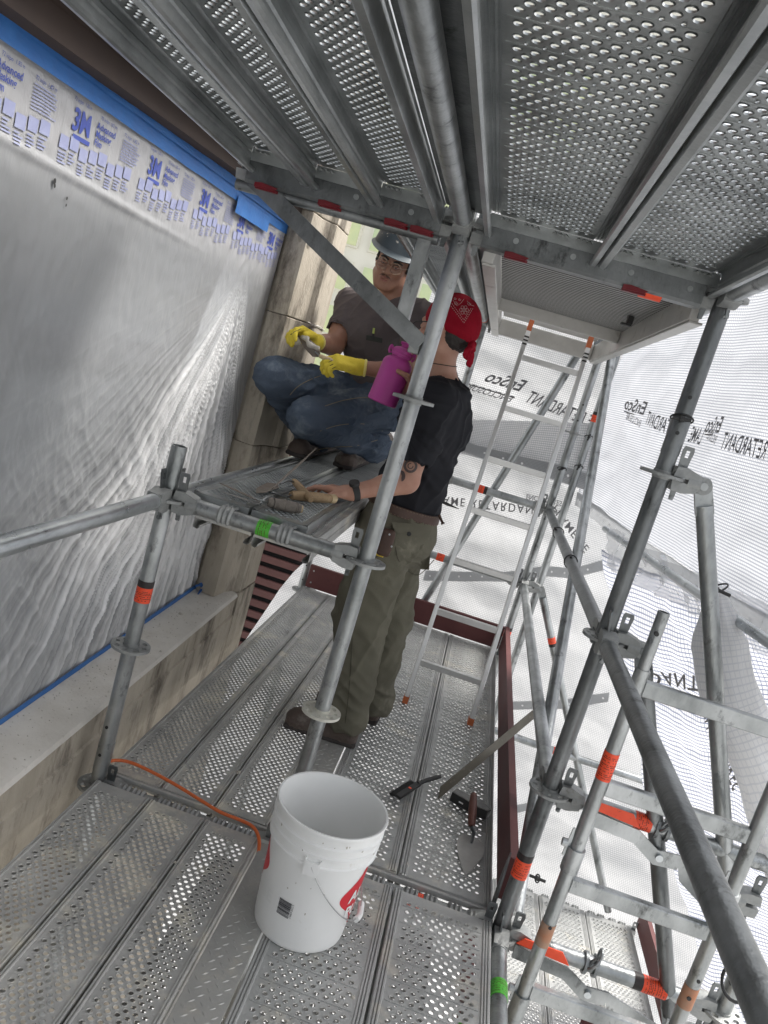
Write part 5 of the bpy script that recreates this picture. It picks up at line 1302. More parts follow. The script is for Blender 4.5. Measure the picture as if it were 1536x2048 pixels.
def polygonise(prims, h):
    add = [q for q in prims if q['op'] == 0]
    lo = np.min([bounds(q)[0] for q in add], 0) - 4 * h; hi = np.max([bounds(q)[1] for q in add], 0) + 4 * h
    n = np.ceil((hi - lo) / h).astype(int) + 1
    G = np.full(n, .08, dtype=np.float32); ax = [lo[i] + h * np.arange(n[i]) for i in range(3)]
    for q in prims:
        if q['t'] == 'p': a0 = np.zeros(3, int); a1 = n
        else:
            b0, b1 = bounds(q); m = q['k'] * 1.6 + 3 * h
            a0 = np.clip(np.floor((b0 - m - lo) / h).astype(int), 0, n - 1); a1 = np.clip(np.ceil((b1 + m - lo) / h).astype(int) + 1, 1, n)
        if (a1 <= a0).any(): continue
        sl = tuple(slice(a0[i], a1[i]) for i in range(3))
        X = np.stack(np.meshgrid(ax[0][sl[0]], ax[1][sl[1]], ax[2][sl[2]], indexing='ij'), -1)
        G[sl] = combine(G[sl], sdf_prim(q, X), q)
    S = G < 0
    c = [S[i:n[0]-1+i, j:n[1]-1+j, k:n[2]-1+k] for i in (0, 1) for j in (0, 1) for k in (0, 1)]
    allin = c[0].copy(); anyin = c[0].copy()
    for x in c[1:]: allin &= x; anyin |= x
    mix = anyin & ~allin; idx = np.full(mix.shape, -1, dtype=np.int64); I = np.argwhere(mix); idx[mix] = np.arange(len(I))
    acc = np.zeros((len(I), 3)); cnt = np.zeros(len(I))
    off = [(i, j, k) for i in (0, 1) for j in (0, 1) for k in (0, 1)]
    for a in range(8):
        for b in range(a + 1, 8):
            oa, ob = np.array(off[a]), np.array(off[b])
            if abs(oa - ob).sum() != 1: continue
            ga = G[I[:, 0] + oa[0], I[:, 1] + oa[1], I[:, 2] + oa[2]]; gb = G[I[:, 0] + ob[0], I[:, 1] + ob[1], I[:, 2] + ob[2]]
            m = (ga < 0) != (gb < 0); t = np.where(m, ga / np.where(m, ga - gb, 1), 0)
            acc += np.where(m[:, None], oa + (ob - oa) * t[:, None], 0); cnt += m
    Vv = lo + h * (I + acc / cnt[:, None])
    F = []
    for d in range(3):
        e = [1, 1, 1]; e[d] = 0; sA = [slice(1, n[i] - 1) for i in range(3)]; sA[d] = slice(0, n[d] - 1); sB = list(sA); sB[d] = slice(1, n[d])
        A, B = S[tuple(sA)], S[tuple(sB)]; x = np.argwhere(A != B); 
        base = np.array([1, 1, 1]); base[d] = 0; x = x + base; u, v = (d + 1) % 3, (d + 2) % 3
        def cell(du, dv): y = x.copy(); y[:, u] -= du; y[:, v] -= dv; return idx[y[:, 0], y[:, 1], y[:, 2]]
        q = np.stack([cell(0, 0), cell(1, 0), cell(1, 1), cell(0, 1)], 1); fl = ~A[tuple((x - base).T)]
        q[~fl] = q[~fl]
        q[fl] = q[fl][:, ::-1]; F.append(q)
    F = np.concatenate(F); F = F[(F >= 0).all(1)]
    return Vv, F
def relax(Vv, F, it=2, w=.5):
    n = len(Vv); E = np.concatenate([F[:, [0, 1]], F[:, [1, 2]], F[:, [2, 3]], F[:, [3, 0]]]); E = np.concatenate([E, E[:, ::-1]])
    c = np.bincount(E[:, 0], minlength=n).astype(float); c[c == 0] = 1
    for _ in range(it):
        s = np.stack([np.bincount(E[:, 0], weights=Vv[E[:, 1], i], minlength=n) for i in range(3)], 1) / c[:, None]; Vv = Vv * (1 - w) + s * w
    return Vv
def normals(Vv, F):
    a = np.cross(Vv[F[:, 2]] - Vv[F[:, 0]], Vv[F[:, 3]] - Vv[F[:, 1]]); N = np.zeros_like(Vv)
    for i in range(4): np.add.at(N, F[:, i], a)
    return N / (np.linalg.norm(N, axis=1)[:, None] + 1e-12)
def sdf_obj(name, prims, h, mat, parent, disp=None, it=2):
    Vv, F = polygonise(prims, h); Vv = relax(Vv, F, it)
    if disp:
        N = normals(Vv, F); D = np.array([disp(V(p)) for p in Vv]); Vv = Vv + N * D[:, None]
    me = bpy.data.meshes.new(name); me.vertices.add(len(Vv)); me.vertices.foreach_set('co', Vv.astype(np.float32).ravel())
    me.loops.add(len(F) * 4); me.loops.foreach_set('vertex_index', F.astype(np.int32).ravel()); me.polygons.add(len(F)); me.polygons.foreach_set('loop_start', np.arange(0, len(F) * 4, 4, dtype=np.int32))
    try: me.polygons.foreach_set('loop_total', np.full(len(F), 4, dtype=np.int32))
    except Exception: pass
    me.update(calc_edges=True); me.validate(); me.materials.append(mat); me.polygons.foreach_set('use_smooth', [True] * len(me.polygons))
    o = bpy.data.objects.new(name, me); COL.objects.link(o); o.parent = parent; return o
def frame(fwd, up=(0, 0, 1)):
    f = V(fwd).normalized(); s = f.cross(V(up)).normalized(); u = s.cross(f); return s, f, u       # s = subject's right-hand side
def rotm(s, f, u): return [[s[0], f[0], u[0]], [s[1], f[1], u[1]], [s[2], f[2], u[2]]]
def head_prims(c, fwd, up=(0, 0, 1), sc=.93):
    s, f, u = frame(fwd, up); Rm = rotm(s, f, u); L = lambda x, y, z: V(c) + (s * x + f * y + u * z) * sc
    E = lambda p, r, k=.02, op=0: ell(L(*p), [q * sc for q in r], Rm, k, op); Cp = lambda a, b, ra, rb, k=.012, op=0: cap(L(*a), L(*b), ra * sc, rb * sc, k, op)
    pr = [E((0, -.012, .035), (.077, .097, .098)), E((0, .022, -.035), (.062, .070, .080), .03), E((0, .062, -.100), (.030, .026, .020), .03),
          Cp((-.055, .0, -.065), (-.022, .065, -.098), .022, .018, .03), Cp((.055, .0, -.065), (.022, .065, -.098), .022, .018, .03),
          Cp((-.040, .078, .026), (.040, .078, .026), .013, .013, .02), E((-.045, .062, -.020), (.024, .022, .020), .02), E((.045, .062, -.020), (.024, .022, .020), .02),
          E((-.031, .100, .004), (.019, .016, .013), .014, 1), E((.031, .100, .004), (.019, .016, .013), .014, 1),
          Cp((0, .090, .012), (0, .113, -.026), .008, .0125, .010), E((-.013, .098, -.031), (.009, .010, .008), .008), E((.013, .098, -.031), (.009, .010, .008), .008),
          E((-.031, .083, .004), (.0155, .0135, .0105), .006), E((.031, .083, .004), (.0155, .0135, .0105), .006),
          Cp((-.021, .086, -.058), (.0, .093, -.055), .005, .0065, .008), Cp((.021, .086, -.058), (.0, .093, -.055), .005, .0065, .008),
          Cp((-.016, .086, -.070), (.016, .086, -.070), .0075, .0075, .008), E((0, .084, -.0625), (.023, .02, .0016), .003, 1) if False else Cp((-.020, .096, -.0630), (.020, .096, -.0630), .0022, .0022, .003, 1)]
    for e in (-1, 1): pr += [E((e * .079, -.008, -.002), (.009, .020, .031), .008), E((e * .086, -.002, .002), (.006, .010, .016), .005, 1)]
    return pr, L
def hand_prims(W, d, n, side, curl=(20, 30, 25), spread=4, sc=1., thumb=(35, 25), r0=.0092, fat=1.):
    """W wrist, d hand direction, n palm-facing normal, side +1/-1 picks the thumb side"""
    d = V(d).normalized(); n = V(n); n = (n - d * n.dot(d)).normalized(); l = d.cross(n) * side
    Rm = [[l[0], d[0], n[0]], [l[1], d[1], n[1]], [l[2], d[2], n[2]]]; W = V(W)
    pr = [rbox(W + d * .048 * sc, [.040 * sc, .046 * sc, .0145 * sc * fat], Rm, .013 * sc, .012), cap(W - d * .02, W + d * .02 * sc, .024 * sc, .026 * sc, .015), ell(W + d * .03 * sc + l * .024 * sc + n * .008, [.018 * sc, .026 * sc, .014 * sc], Rm, .012)]
    for i, (off, ln) in enumerate(((.030, .92), (.0105, 1.0), (-.010, .94), (-.029, .76))):
        a = R_(spread * (1.5 - i)); dd = (d * math.cos(a) + l * math.sin(a)).normalized(); p = W + d * (.088 - .003 * abs(i - 1.2)) * sc + l * off * sc; ang = 0; r = r0 * sc * fat * (.88 if i == 3 else 1)
        for s_, seg in enumerate((.043, .027, .022)):
            ang += R_(curl[s_] * (1 + .12 * (i - 1)) if not isinstance(curl[0], (list, tuple)) else curl[i][s_]); q = p + (dd * math.cos(ang) + n * math.sin(ang)) * seg * ln * sc
            pr.append(cap(p, q, r * (1 - .06 * s_), r * (.94 - .08 * s_), .004)); p = q
    a0, a1 = thumb; p = W + d * .022 * sc + l * .033 * sc + n * .004; q = p + (d * math.cos(R_(a0)) + l * math.sin(R_(a0)) + n * .35).normalized() * .040 * sc
    q2 = q + (d * math.cos(R_(a0 - a1)) + l * math.sin(R_(a0 - a1)) + n * .55).normalized() * .032 * sc
    pr += [cap(p, q, .0135 * sc * fat, .0115 * sc * fat, .010), cap(q, q2, .0112 * sc * fat, .0092 * sc * fat, .004)]
    return pr
def folds(p, dirs, amp, f=26, seed=0.):
    """cloth folds: ridges that run along 'dirs', plus slow bagginess"""
    d = V(dirs).normalized(); s = p.dot(d); q = p - d * s * .80
    a = 1 - abs(mnoise.noise(q * f + V((seed, 0, 0)))) * 2.6; b = mnoise.noise(p * 9 + V((0, seed, 0)))
    return amp * (max(0, a) ** 1.6 - .35 + .7 * b)
MT['skin'] = M('tan_skin', (.40, .22, .15), (.29, .14, .09), 13, .46, 0, .2, 220, rvar=.06, spec=.45)
MT['skin2'] = M('fair_skin', (.53, .32, .235), (.41, .20, .14), 12, .46, 0, .12, 220, rvar=.06, spec=.4)
for k in ('skin', 'skin2'):
    b_ = MT[k].node_tree.nodes['Principled BSDF']; b_.inputs['Subsurface Weight'].default_value = .08; b_.inputs['Subsurface Radius'].default_value = (.012, .005, .003); b_.inputs['Subsurface Scale'].default_value = 1
MT['hair'] = M('black_hair', (.012, .010, .009), (.03, .024, .02), 60, .55, 0, .6, 180)
MT['greytee'] = M('taupe_cotton', (.135, .115, .115), (.105, .09, .09), 7, .9, 0, .25, 300, spec=.2)
MT['blacktee'] = M('black_cotton', (.012, .0125, .016), (.022, .023, .028), 6, .85, 0, .2, 300, spec=.25)
MT['jean'] = M('worn_denim', (.045, .066, .10), (.095, .12, .16), 4, .85, 0, .5, 320, c3=(.19, .225, .26), s3=3.4, t3=.545, spec=.2)
MT['olive'] = M('olive_canvas', (.165, .157, .118), (.115, .109, .082), 5, .9, 0, .5, 320, c3=(.25, .235, .185), s3=3, t3=.57, spec=.2)
MT['seam'] = M('pale_seam', (.20, .17, .11), (.26, .22, .15), 60, .9)
MT['seam_o'] = M('olive_seam', (.07, .064, .042), (.06, .055, .038), 60, .9)
MT['leather'] = M('brown_leather', (.085, .045, .032), (.055, .03, .022), 12, .6, 0, .3, 90, c3=(.13, .09, .07), s3=20, t3=.62)
MT['boot'] = M('dusty_boot_leather', (.075, .05, .04), (.12, .095, .08), 9, .7, 0, .4, 90, c3=(.24, .215, .185), s3=7, t3=.53)
MT['sole'] = M('boot_sole', (.03, .026, .024), (.07, .06, .055), 20, .8)
MT['glove'] = M('yellow_knit_glove', (.72, .58, .07), (.60, .47, .05), 20, .85, 0, .4, 260, spec=.2)
MT['glovegrip'] = M('glove_marks', (.08, .07, .03), (.05, .05, .03), 20, .8)
MT['hat'] = M('scuffed_hard_hat', (.085, .105, .115), (.060, .078, .088), 6, .42, 0, .1, 60, c3=(.34, .37, .39), s3=15, t3=.665)
MT['eyew'] = M('eye_white', (.34, .30, .28), None, rough=.25); MT['iris'] = M('dark_iris', (.03, .018, .012), None, rough=.15)
MT['lip'] = M('lips', (.36, .15, .12), (.30, .12, .095), 30, .45)
MT['stubble'] = M('moustache_stubble', (.15, .085, .06), (.09, .055, .04), 120, .8)
MT['rim'] = M('thin_gold_rim', (.45, .38, .28), None, rough=.25, metal=.9)
MT['lens'] = M('spectacle_lens', (.5, .52, .54), None, rough=.03, alpha=.05)
def boot(parent, heel, toe, ankle, mat='boot', w=.047):
    heel = V(heel); toe = V(toe); d = (toe - heel); Ln = d.length; d.normalize(); s = d.cross(V((0, 0, 1))).normalized(); u = s.cross(d); Rm = rotm(s, d, u)
    pr = [rbox(heel + d * Ln * .5 + u * .022, [w, Ln * .5, .026], Rm, .022, .01), ell(heel + d * (Ln - .058) + u * .042, [w * .98, .060, .042], Rm, .03), ell(heel + d * .048 + u * .055, [w * .84, .050, .056], Rm, .03),
          cap(heel + d * (Ln * .62) + u * .05, heel + d * .08 + u * .10, .036, .044, .03), cap(heel + d * .07 + u * .06, V(ankle), .044, .048, .03)]
    b = sdf_obj('boot', pr, .005, MT[mat], parent, lambda p: folds(p, s, .0022, 60, 3.) + .0015 * mnoise.noise(p * 70))
    so = [rbox(heel + d * Ln * .5 + u * .010, [w + .004, Ln * .5 + .005, .012], Rm, .009, .01)]
    sdf_obj('sole', so, .005, MT['sole'], b); return pr, b
# ================================================================== crouching man
def yP(px, py, y): return P(px, py, y=y)
W1 = thing('person', 'man in hard hat, glasses, taupe T-shirt, jeans and yellow gloves crouching on the table', 'person', (0, 0, 0))
hc = yP(787, 526, 1.36); toward = (V(CC) - hc).normalized(); fwd = V((toward.x - .16, toward.y, -.29))
hp1, HL = head_prims(hc, fwd, (.16, .05, 1), .97)
pel = yP(748, 800, 1.56); chest = yP(752, 672, 1.49); nk = yP(796, 586, 1.44)
shR = yP(703, 608, 1.52); shL = yP(838, 630, 1.37); elR = yP(668, 690, 1.38); wrR = yP(629, 684, 1.23); elL = yP(815, 748, 1.18); wrL = yP(716, 734, 1.13)
hipR = yP(722, 800, 1.56); hipL = yP(778, 815, 1.48); knR = yP(549, 752, 1.14); anR = yP(628, 876, 1.62); knL = yP(616, 836, 1.12); anL = yP(748, 892, 1.60)
tors = [cap(pel, chest, .125, .135, .05), ell(chest + V((0, .0, .02)), [.165, .115, .15], None, .05), cap(shR, shL, .062, .062, .05), cap(chest + V((0, 0, .08)), nk, .075, .058, .04)]
arms = [cap(shR, elR, .056, .046, .03), cap(elR, wrR, .046, .031, .02), cap(elR.lerp(wrR, .1), elR.lerp(wrR, .45), .046, .040, .02), cap(shL, elL, .054, .044, .03), cap(elL, wrL, .044, .029, .02), cap(elL.lerp(wrL, .1), elL.lerp(wrL, .45), .044, .039, .02)]
legs = [cap(hipR, knR, .088, .060, .04), cap(knR, anR, .058, .042, .03), cap(hipL, knL, .088, .060, .04), cap(knL, anL, .058, .042, .03)]
handR = hand_prims(wrR + (yP(600, 664, 1.17) - wrR).normalized() * .012, yP(592, 662, 1.15) - wrR, V((.15, -.55, -.8)), 1, (38, 52, 35), 4, 1.08, (30, 30))
handL = hand_prims(wrL + (yP(680, 724, 1.10) - wrL).normalized() * .008, yP(668, 722, 1.08) - wrL, V((-.35, .35, -.85)), -1, (36, 50, 35), 4, 1.08, (20, 20))
body = hp1 + [cap(nk + V((0, 0, -.05)), hc + V((-.0, .02, -.04)), .056, .054, .03)] + tors + arms + legs + [dict(q, k=.006) for q in handR[:1]] + [dict(q, k=.006) for q in handL[:1]]
sdf_obj('body', body, .0045, MT['skin'], W1)
tee = [cap(pel, chest, .138, .150, .05), ell(chest + V((0, 0, .02)), [.178, .130, .158], None, .05), cap(shR, shL, .072, .072, .05), cap(shR, shR.lerp(elR, .62), .068, .063, .03), cap(shL, shL.lerp(elL, .62), .068, .064, .03), cap(chest + V((0, 0, .1)), nk + V((0, 0, -.005)), .09, .062, .03),
       cap(shR.lerp(elR, .66), shR.lerp(elR, 1.25), .058, .058, .004, 1), cap(shL.lerp(elL, .66), shL.lerp(elL, 1.25), .058, .058, .004, 1),
       ell(nk + V((-.012, -.065, .005)), [.045, .060, .040], None, .01, 1)]
sdf_obj('tshirt', tee, .006, MT['greytee'], W1, lambda p: folds(p, V((.35, .1, 1)), .0065, 15, 2.) + folds(p, V((1, .2, .5)), .003, 26, 5.))
def seam(parent, prims, pts, d, r=.0013, mat='seam', name='seam', n=5, off=.0015):
    q = [snap(prims, V(p), d, off) for p in smooth_path([V(p) for p in pts], n)]; return MB().path(q, r, 6).build(name, MT[mat], parent)
vw = lambda px, py: P(px, py, d=1.) - V(CC)
def on(prims, px, py, dist, off=.002): v = vw(px, py); return snap(prims, V(CC) + v * dist, v, off)
def patch_px(parent, prims, pts, dist, mat, name, off=.003, n=10, th=.0):
    """a small panel sewn or printed on a surface: the four corners are measured in the photograph and laid on the body"""
    mb = MB(); a, b, c, d = pts
    for j in range(n):
        for i in range(n):
            u, v = i / (n - 1), j / (n - 1); x = (a[0]*(1-u) + b[0]*u)*(1-v) + (d[0]*(1-u) + c[0]*u)*v; y = (a[1]*(1-u) + b[1]*u)*(1-v) + (d[1]*(1-u) + c[1]*u)*v
            mb.v.append(tuple(on(prims, x, y, dist, off)))
    for j in range(n - 1):
        for i in range(n - 1): k = j*n + i; mb.f.append((k, k + 1, k + n + 1, k + n)); mb.mi.append(0)
    return mb.build(name, MT[mat] if isinstance(mat, str) else mat, parent, ang=180)
tsh = W1.children[-1]
MT['pocket'] = M('pocket_trim', (.05, .055, .05), (.04, .045, .04), 20, .8)
po = patch_px(W1, tee, [(733, 672), (765, 679), (763, 716), (728, 710)], 3.2, 'greytee', 'chest_pocket', .009)
patch_px(po, tee, [(733, 670), (765, 677), (764, 686), (732, 680)], 3.2, 'pocket', 'pocket_trim', .012)
p0 = on(tee, 745, 678, 3.2, .014); p1 = on(tee, 748, 656, 3.2, .016)
pn = MB().path([p0, p0.lerp(p1, .5)], .0045, 8).build('marker_pen', MT['rubber'], W1); MB().path([p0.lerp(p1, .5), p1], .0052, 8).build('pen_cap', M('lime_pen_cap', (.45, .55, .15), None, rough=.4), pn)
# jeans
jn = [cap(pel, pel + (chest - pel) * .25, .142, .138, .04), cap(hipR, knR, .106, .084, .05), cap(knR, anR, .082, .066, .03), cap(hipL, knL, .108, .085, .05), cap(knL, anL, .084, .070, .03), ell(pel + V((.01, .06, -.03)), [.15, .14, .12], None, .05),
      cap(anR.lerp(knR, .1), anR + (anR - knR) * .05, .066, .068, .02), cap(anL.lerp(knL, .1), anL + (anL - knL) * .05, .070, .072, .02)]
def jean_fold(p):
    a = folds(p, V((.5, .8, .2)), .010, 17, 1.) + folds(p, V((.9, .1, .4)), .005, 34, 6.); near = min((p - knR).length, (p - knL).length)
    return a * min(1.15, max(.15, (near - .05) / .10)) + .004 * (1 - 3 * abs(mnoise.noise(V((p.x * 10, p.y * 10, p.z * 26)))))
sdf_obj('jeans', jn, .006, MT['jean'], W1, jean_fold); J = W1.children[-1]
for pts in (((640, 862), (680, 850), (730, 848), (765, 862)), ((650, 812), (690, 800), (735, 795), (770, 805)), ((580, 790), (600, 770), (640, 752), (672, 750)), ((615, 905), (660, 895), (710, 892), (755, 880))):
    q = [on(jn, x, y, 3.0, .004) for x, y in pts]; MB().path(smooth_path(q, 5), .0017, 6).build('seam', MT['seam'], J)
patch_px(J, jn, [(735, 835), (775, 820), (778, 848), (726, 855)], 3.0, 'jean', 'cargo_pocket', .008)
patch_px(J, jn, [(733, 832), (776, 817), (778, 829), (730, 845)], 3.0, 'jean', 'pocket_flap', .0115)
# boots
boot(W1, P(760, 905, z=1.05) + V((.02, .02, 0)), P(684, 936, z=1.05), anL + V((0, 0, .0)))
boot(W1, P(672, 893, z=1.05) + V((.0, .04, 0)), P(592, 912, z=1.05) + V((0, -.02, 0)), anR)
o = MB(); o.path([P(700, 915, z=1.058), P(722, 920, z=1.056)], .014, 10); o = o.build('orange_object', MT['orange']); tag(o, 'small orange pouch on the table under the crouching man', 'pouch'); o.name = 'pouch'
# gloves
fatR = [dict(q, k=.006) for q in hand_prims(wrR + (yP(600, 664, 1.17) - wrR).normalized() * .012, yP(592, 662, 1.15) - wrR, V((.15, -.55, -.8)), 1, (38, 52, 35), 4, 1.08, (30, 30), fat=1.28)]
fatL = [dict(q, k=.006) for q in hand_prims(wrL + (yP(680, 724, 1.10) - wrL).normalized() * .008, yP(668, 722, 1.08) - wrL, V((-.35, .35, -.85)), -1, (36, 50, 35), 4, 1.08, (20, 20), fat=1.28)]
for fp_, w_, e_ in ((fatR, wrR, elR), (fatL, wrL, elL)):
    d = (w_ - e_).normalized(); fp_.append(cap(w_ - d * .012, w_ + d * .02, .037, .035, .01)); gl = sdf_obj('glove', fp_, .0036, MT['glove'], W1, lambda p: .0008 * mnoise.noise(p * 160))
    MB().lathe([(.0345, -.006), (.038, -.003), (.038, .003), (.0345, .006)], 24, w_ - d * .030, d, closed=True).build('cuff_band', M('glove_cuff_trim', (.75, .66, .2), None, rough=.8) if 'glove_cuff' not in MT else MT['glove_cuff'], gl)
    mb = MB()
    for k in range(4):       # dark rubber wear between the knuckles
        q = fp_[3 + 3 * k]; m = V((q['a'] + q['b']) / 2); v = (V(CC) - m).normalized(); mb.path([snap(fp_, m + v * .06 + V((.006, 0, .005)), -v, .001), snap(fp_, m + v * .06 - V((.006, 0, .006)), -v, .001)], .0014, 6)
    mb.build('knuckle_mark', MT['glovegrip'], gl)
# hard hat
s_, f_, u_ = frame(fwd, (.16, .05, 1))
HO = hc + u_ * .070 - f_ * .014
def hatp(a, r, z, fx=1.): return HO + s_ * (r * 1.05 * math.cos(a)) + f_ * (r * math.sin(a) * 1.2) + u_ * (z * (1.14 if z > 0 else 1))
mb = MB(); n = 64; rings = []
prof = [(0, .118), (.030, .1165), (.058, .108), (.082, .090), (.099, .062), (.108, .030), (.112, .004), (.1135, -.004)]
for r, z in prof: rings.append([(r, z)] * n)
brim = []
for i in range(n):
    a = 6.2832 * i / n; fr = max(0, math.sin(a)) ** 2; brim.append((.122 + .030 * fr, -.010 - .010 * fr))
rings.append(brim); rings.append([(r - .004, z - .004) for r, z in brim]); rings.append([(.108, -.008)] * n); rings.append([(.104, .02)] * n); rings.append([(.06, .095)] * n)
for ring in rings:
    for i in range(n):
        a = 6.2832 * i / n; r, z = ring[i]; rid = .004 * math.exp(-((abs(r * math.cos(a)) - .0) / .012) ** 2) * (1 if z > .03 else 0) if ring is not brim else 0
        rid += .003 * math.exp(-((abs(r * math.cos(a)) - .035) / .008) ** 2) * (1 if z > .03 else 0)
        mb.v.append(tuple(hatp(a, max(r, .0006), z + rid)))
for j in range(len(rings) - 1):
    for i in range(n): mb.f.append((j*n + i, (j + 1)*n + i, (j + 1)*n + (i + 1) % n, j*n + (i + 1) % n)); mb.mi.append(0)
hat = mb.build('hard_hat', MT['hat'], W1, ang=50)
mb = MB(); rb = random.Random(4)
for i in range(26):
    a = rb.uniform(.6, 2.6); r, z = .104, rb.uniform(.03, .075); r = .112 * math.sqrt(max(0, 1 - (z / .121) ** 2)) + .0012
    c = hatp(a, r, z); q = rb.uniform(.0015, .0045); t1 = (hatp(a + .03, r, z) - c).normalized(); t2 = (hatp(a, r * .93, z + .012) - c).normalized()
    mb.add([c + t1 * q * math.cos(b) * rb.uniform(.5, 1.4) + t2 * q * math.sin(b) * rb.uniform(.5, 1.6) for b in [k for k in range(6)]], [tuple(range(6))])
mb.build('paint_speck', MT['mortar'], hat, smooth=False)
# features
for e in (-1, 1):
    ey = MB(); ey.lathe([(.0001, -.0122), (.006, -.0106), (.0106, -.006), (.0122, 0), (.0106, .006), (.006, .0106), (.0001, .0122)], 20, HL(e * .031, .0845, .003), f_); eo = ey.build('eye', MT['eyew'], W1)
    g = (V(CC) - HL(e * .031, .0835, .003)).normalized(); MB().lathe([(.0052, .0112), (.004, .0126), (.0005, .0129)], 16, HL(e * .031, .0845, .003), g).build('iris', MT['iris'], eo)
    for zz, rr in ((.0088, .0054), (-.0050, .0046)): MB().path(smooth_path([HL(e * .046, .086, .002 + zz * .4), HL(e * .038, .0955, zz), HL(e * .026, .0965, zz), HL(e * .0175, .089, .002 + zz * .4)], 4), [rr * .7] + [rr] * 11 + [rr * .6], 8).build('eyelid', MT['skin'], W1)
    MB().path(smooth_path([HL(e * .048, .080, .006), HL(e * .040, .093, .012), HL(e * .030, .0975, .0125), HL(e * .018, .093, .008)], 4), .0022, 8).build('eyelid', MT['stubble'], W1)
    MB().path(smooth_path([HL(e * .054, .080, .021), HL(e * .040, .094, .029), HL(e * .026, .099, .028), HL(e * .012, .099, .022)], 4), [.0018, .003, .0038, .0042, .0044, .0046, .0046, .0046, .0044, .004, .0036, .003, .002], 8).build('eyebrow', MT['hair'], W1)
    pts = [HL(e * .0325 + .026 * math.cos(a), .107 - .006 * abs(math.cos(a)), .000 + .0235 * math.sin(a)) for a in [k * 6.2832 / 28 for k in range(29)]]
    if e == -1: gl = MB()
    gl.path(pts, .0011, 6); gl.path([HL(e * .0585, .100, .010), HL(e * .078, .06, .012), HL(e * .082, .0, .012)], .0011, 6)
gl.path(smooth_path([HL(-.0075, .107, .006), HL(0, .112, .010), HL(.0075, .107, .006)], 4), .0011, 6); g_ = gl.build('glasses', MT['rim'], W1)
mb = MB()
for e in (-1, 1): mb.add([HL(e * .0325 + .0255 * math.cos(a), .107 - .006 * abs(math.cos(a)), .023 * math.sin(a)) for a in [k * 6.2832 / 24 for k in range(24)]], [tuple(range(24))])
mb.build('lens', MT['lens'], g_, smooth=False)
MB().path(smooth_path([HL(-.023, .084, -.0575), HL(-.010, .098, -.0545), HL(0, .100, -.0560), HL(.010, .098, -.0545), HL(.023, .084, -.0575)], 4), [.001] + [.0032] * 15 + [.001], 8).build('upper_lip', MT['lip'], W1)
MB().path(smooth_path([HL(-.020, .084, -.0655), HL(-.008, .096, -.0700), HL(.008, .096, -.0700), HL(.020, .084, -.0655)], 4), [.001] + [.0046] * 11 + [.001], 8).build('lower_lip', MT['lip'], W1)
for e in (-1, 1): MB().path(smooth_path([HL(e * .002, .1015, -.046), HL(e * .012, .099, -.047), HL(e * .022, .089, -.052), HL(e * .029, .081, -.062)], 4), [.0012, .003, .0034, .0036, .0036, .0034, .003, .0028, .0024, .002, .0016, .0012, .0008], 6).build('moustache', MT['stubble'], W1)
hr = [ell(HL(0, -.020, .035), [.0795 * .95, .098 * .95, .098 * .95], rotm(s_, f_, u_), .01), cut(HL(0, .028, 0), f_ + u_ * .25), cut(HL(0, 0, -.055), -u_)]
for e in (-1, 1): hr += [rbox(HL(e * .0765, .012, .012), [.006, .014, .030], rotm(s_, f_, u_), .005, .006)]
sdf_obj('hair', hr, .004, MT['hair'], W1, lambda p: .002 * mnoise.noise(p * 120))
# trowel with mortar held between the gloves
t = thing('bucket_trowel', 'mortar-laden trowel held between the yellow gloves', 'trowel', (0, 0, 0), 'trowels')
a = yP(664, 722, 1.09); b = yP(640, 712, 1.11); c = yP(596, 672, 1.13); ax = (c - b).normalized(); wdir = V((.3, -.35, .5)); wdir = (wdir - ax * wdir.dot(ax)).normalized(); Lb = (c - b).length
MB().path([yP(690, 730, 1.08), a, b], [.0125, .0125, .009], 12).build('handle', MT['palewood'], t)
MB().path([b, b + ax * .03], .004, 8).build('tang', MT['steel'], t)
mb = MB(); mb.prism([(.005, -.012), (.03, -.030), (Lb * .6, -.026), (Lb, -.004), (Lb, .004), (Lb * .6, .026), (.03, .030), (.005, .012)], .0025, b, ax, wdir, ax.cross(wdir)); mb.build('blade', MT['blade'], t)
mo = [ell(b + ax * Lb * .45 + wdir * .012, [.022, .020, .012], None, .02), ell(b + ax * Lb * .75 + wdir * .020, [.020, .018, .014], None, .02), ell(b + ax * Lb * .95 - wdir * .022, [.018, .014, .020], None, .02), ell(b + ax * Lb * .2 + wdir * .022, [.012, .01, .01], None, .02)]
o = sdf_obj('mortar', mo, .003, MT['mortar'], None, lambda p: .005 * mnoise.noise(p * 60)); o.parent = t
# ================================================================== standing man
W2 = thing('person', 'man in red bandana, black T-shirt and olive trousers standing with his back turned', 'person', (0, 0, 0))
Y = .93
h2 = yP(893, 664, Y - .04); f2 = V((-.93, .36, -.10))
hp2, H2 = head_prims(h2, f2, (-.06, .1, 1), 1.05)
nk2 = yP(880, 748, Y + .01); ch2 = yP(868, 850, Y); pel2 = yP(800, 1035, Y + .01); wst = yP(835, 945, Y)
sL = yP(868, 800, Y - .17); sR = yP(868, 790, Y + .16) ; eL = yP(815, 962, Y - .22); wL = P(703, 985, z=1.085); sR = V((sL.x + .02, Y + .17, sL.z + .01))
eR = V((.50, Y + .17, 1.27)); wR = yP(822, 800, Y + .06)
eR = V((wR.x + .10, Y + .20, wR.z - .17))
hL_ = yP(772, 1068, Y - .085); hR_ = V((hL_.x + .03, Y + .095, hL_.z + .005)); kL = yP(722, 1235, Y - .10); kR = yP(778, 1235, Y + .10)
aL_ = P(690, 1440, y=.80); aR_ = P(742, 1415, y=1.06)
bd = (sL + sR) / 2
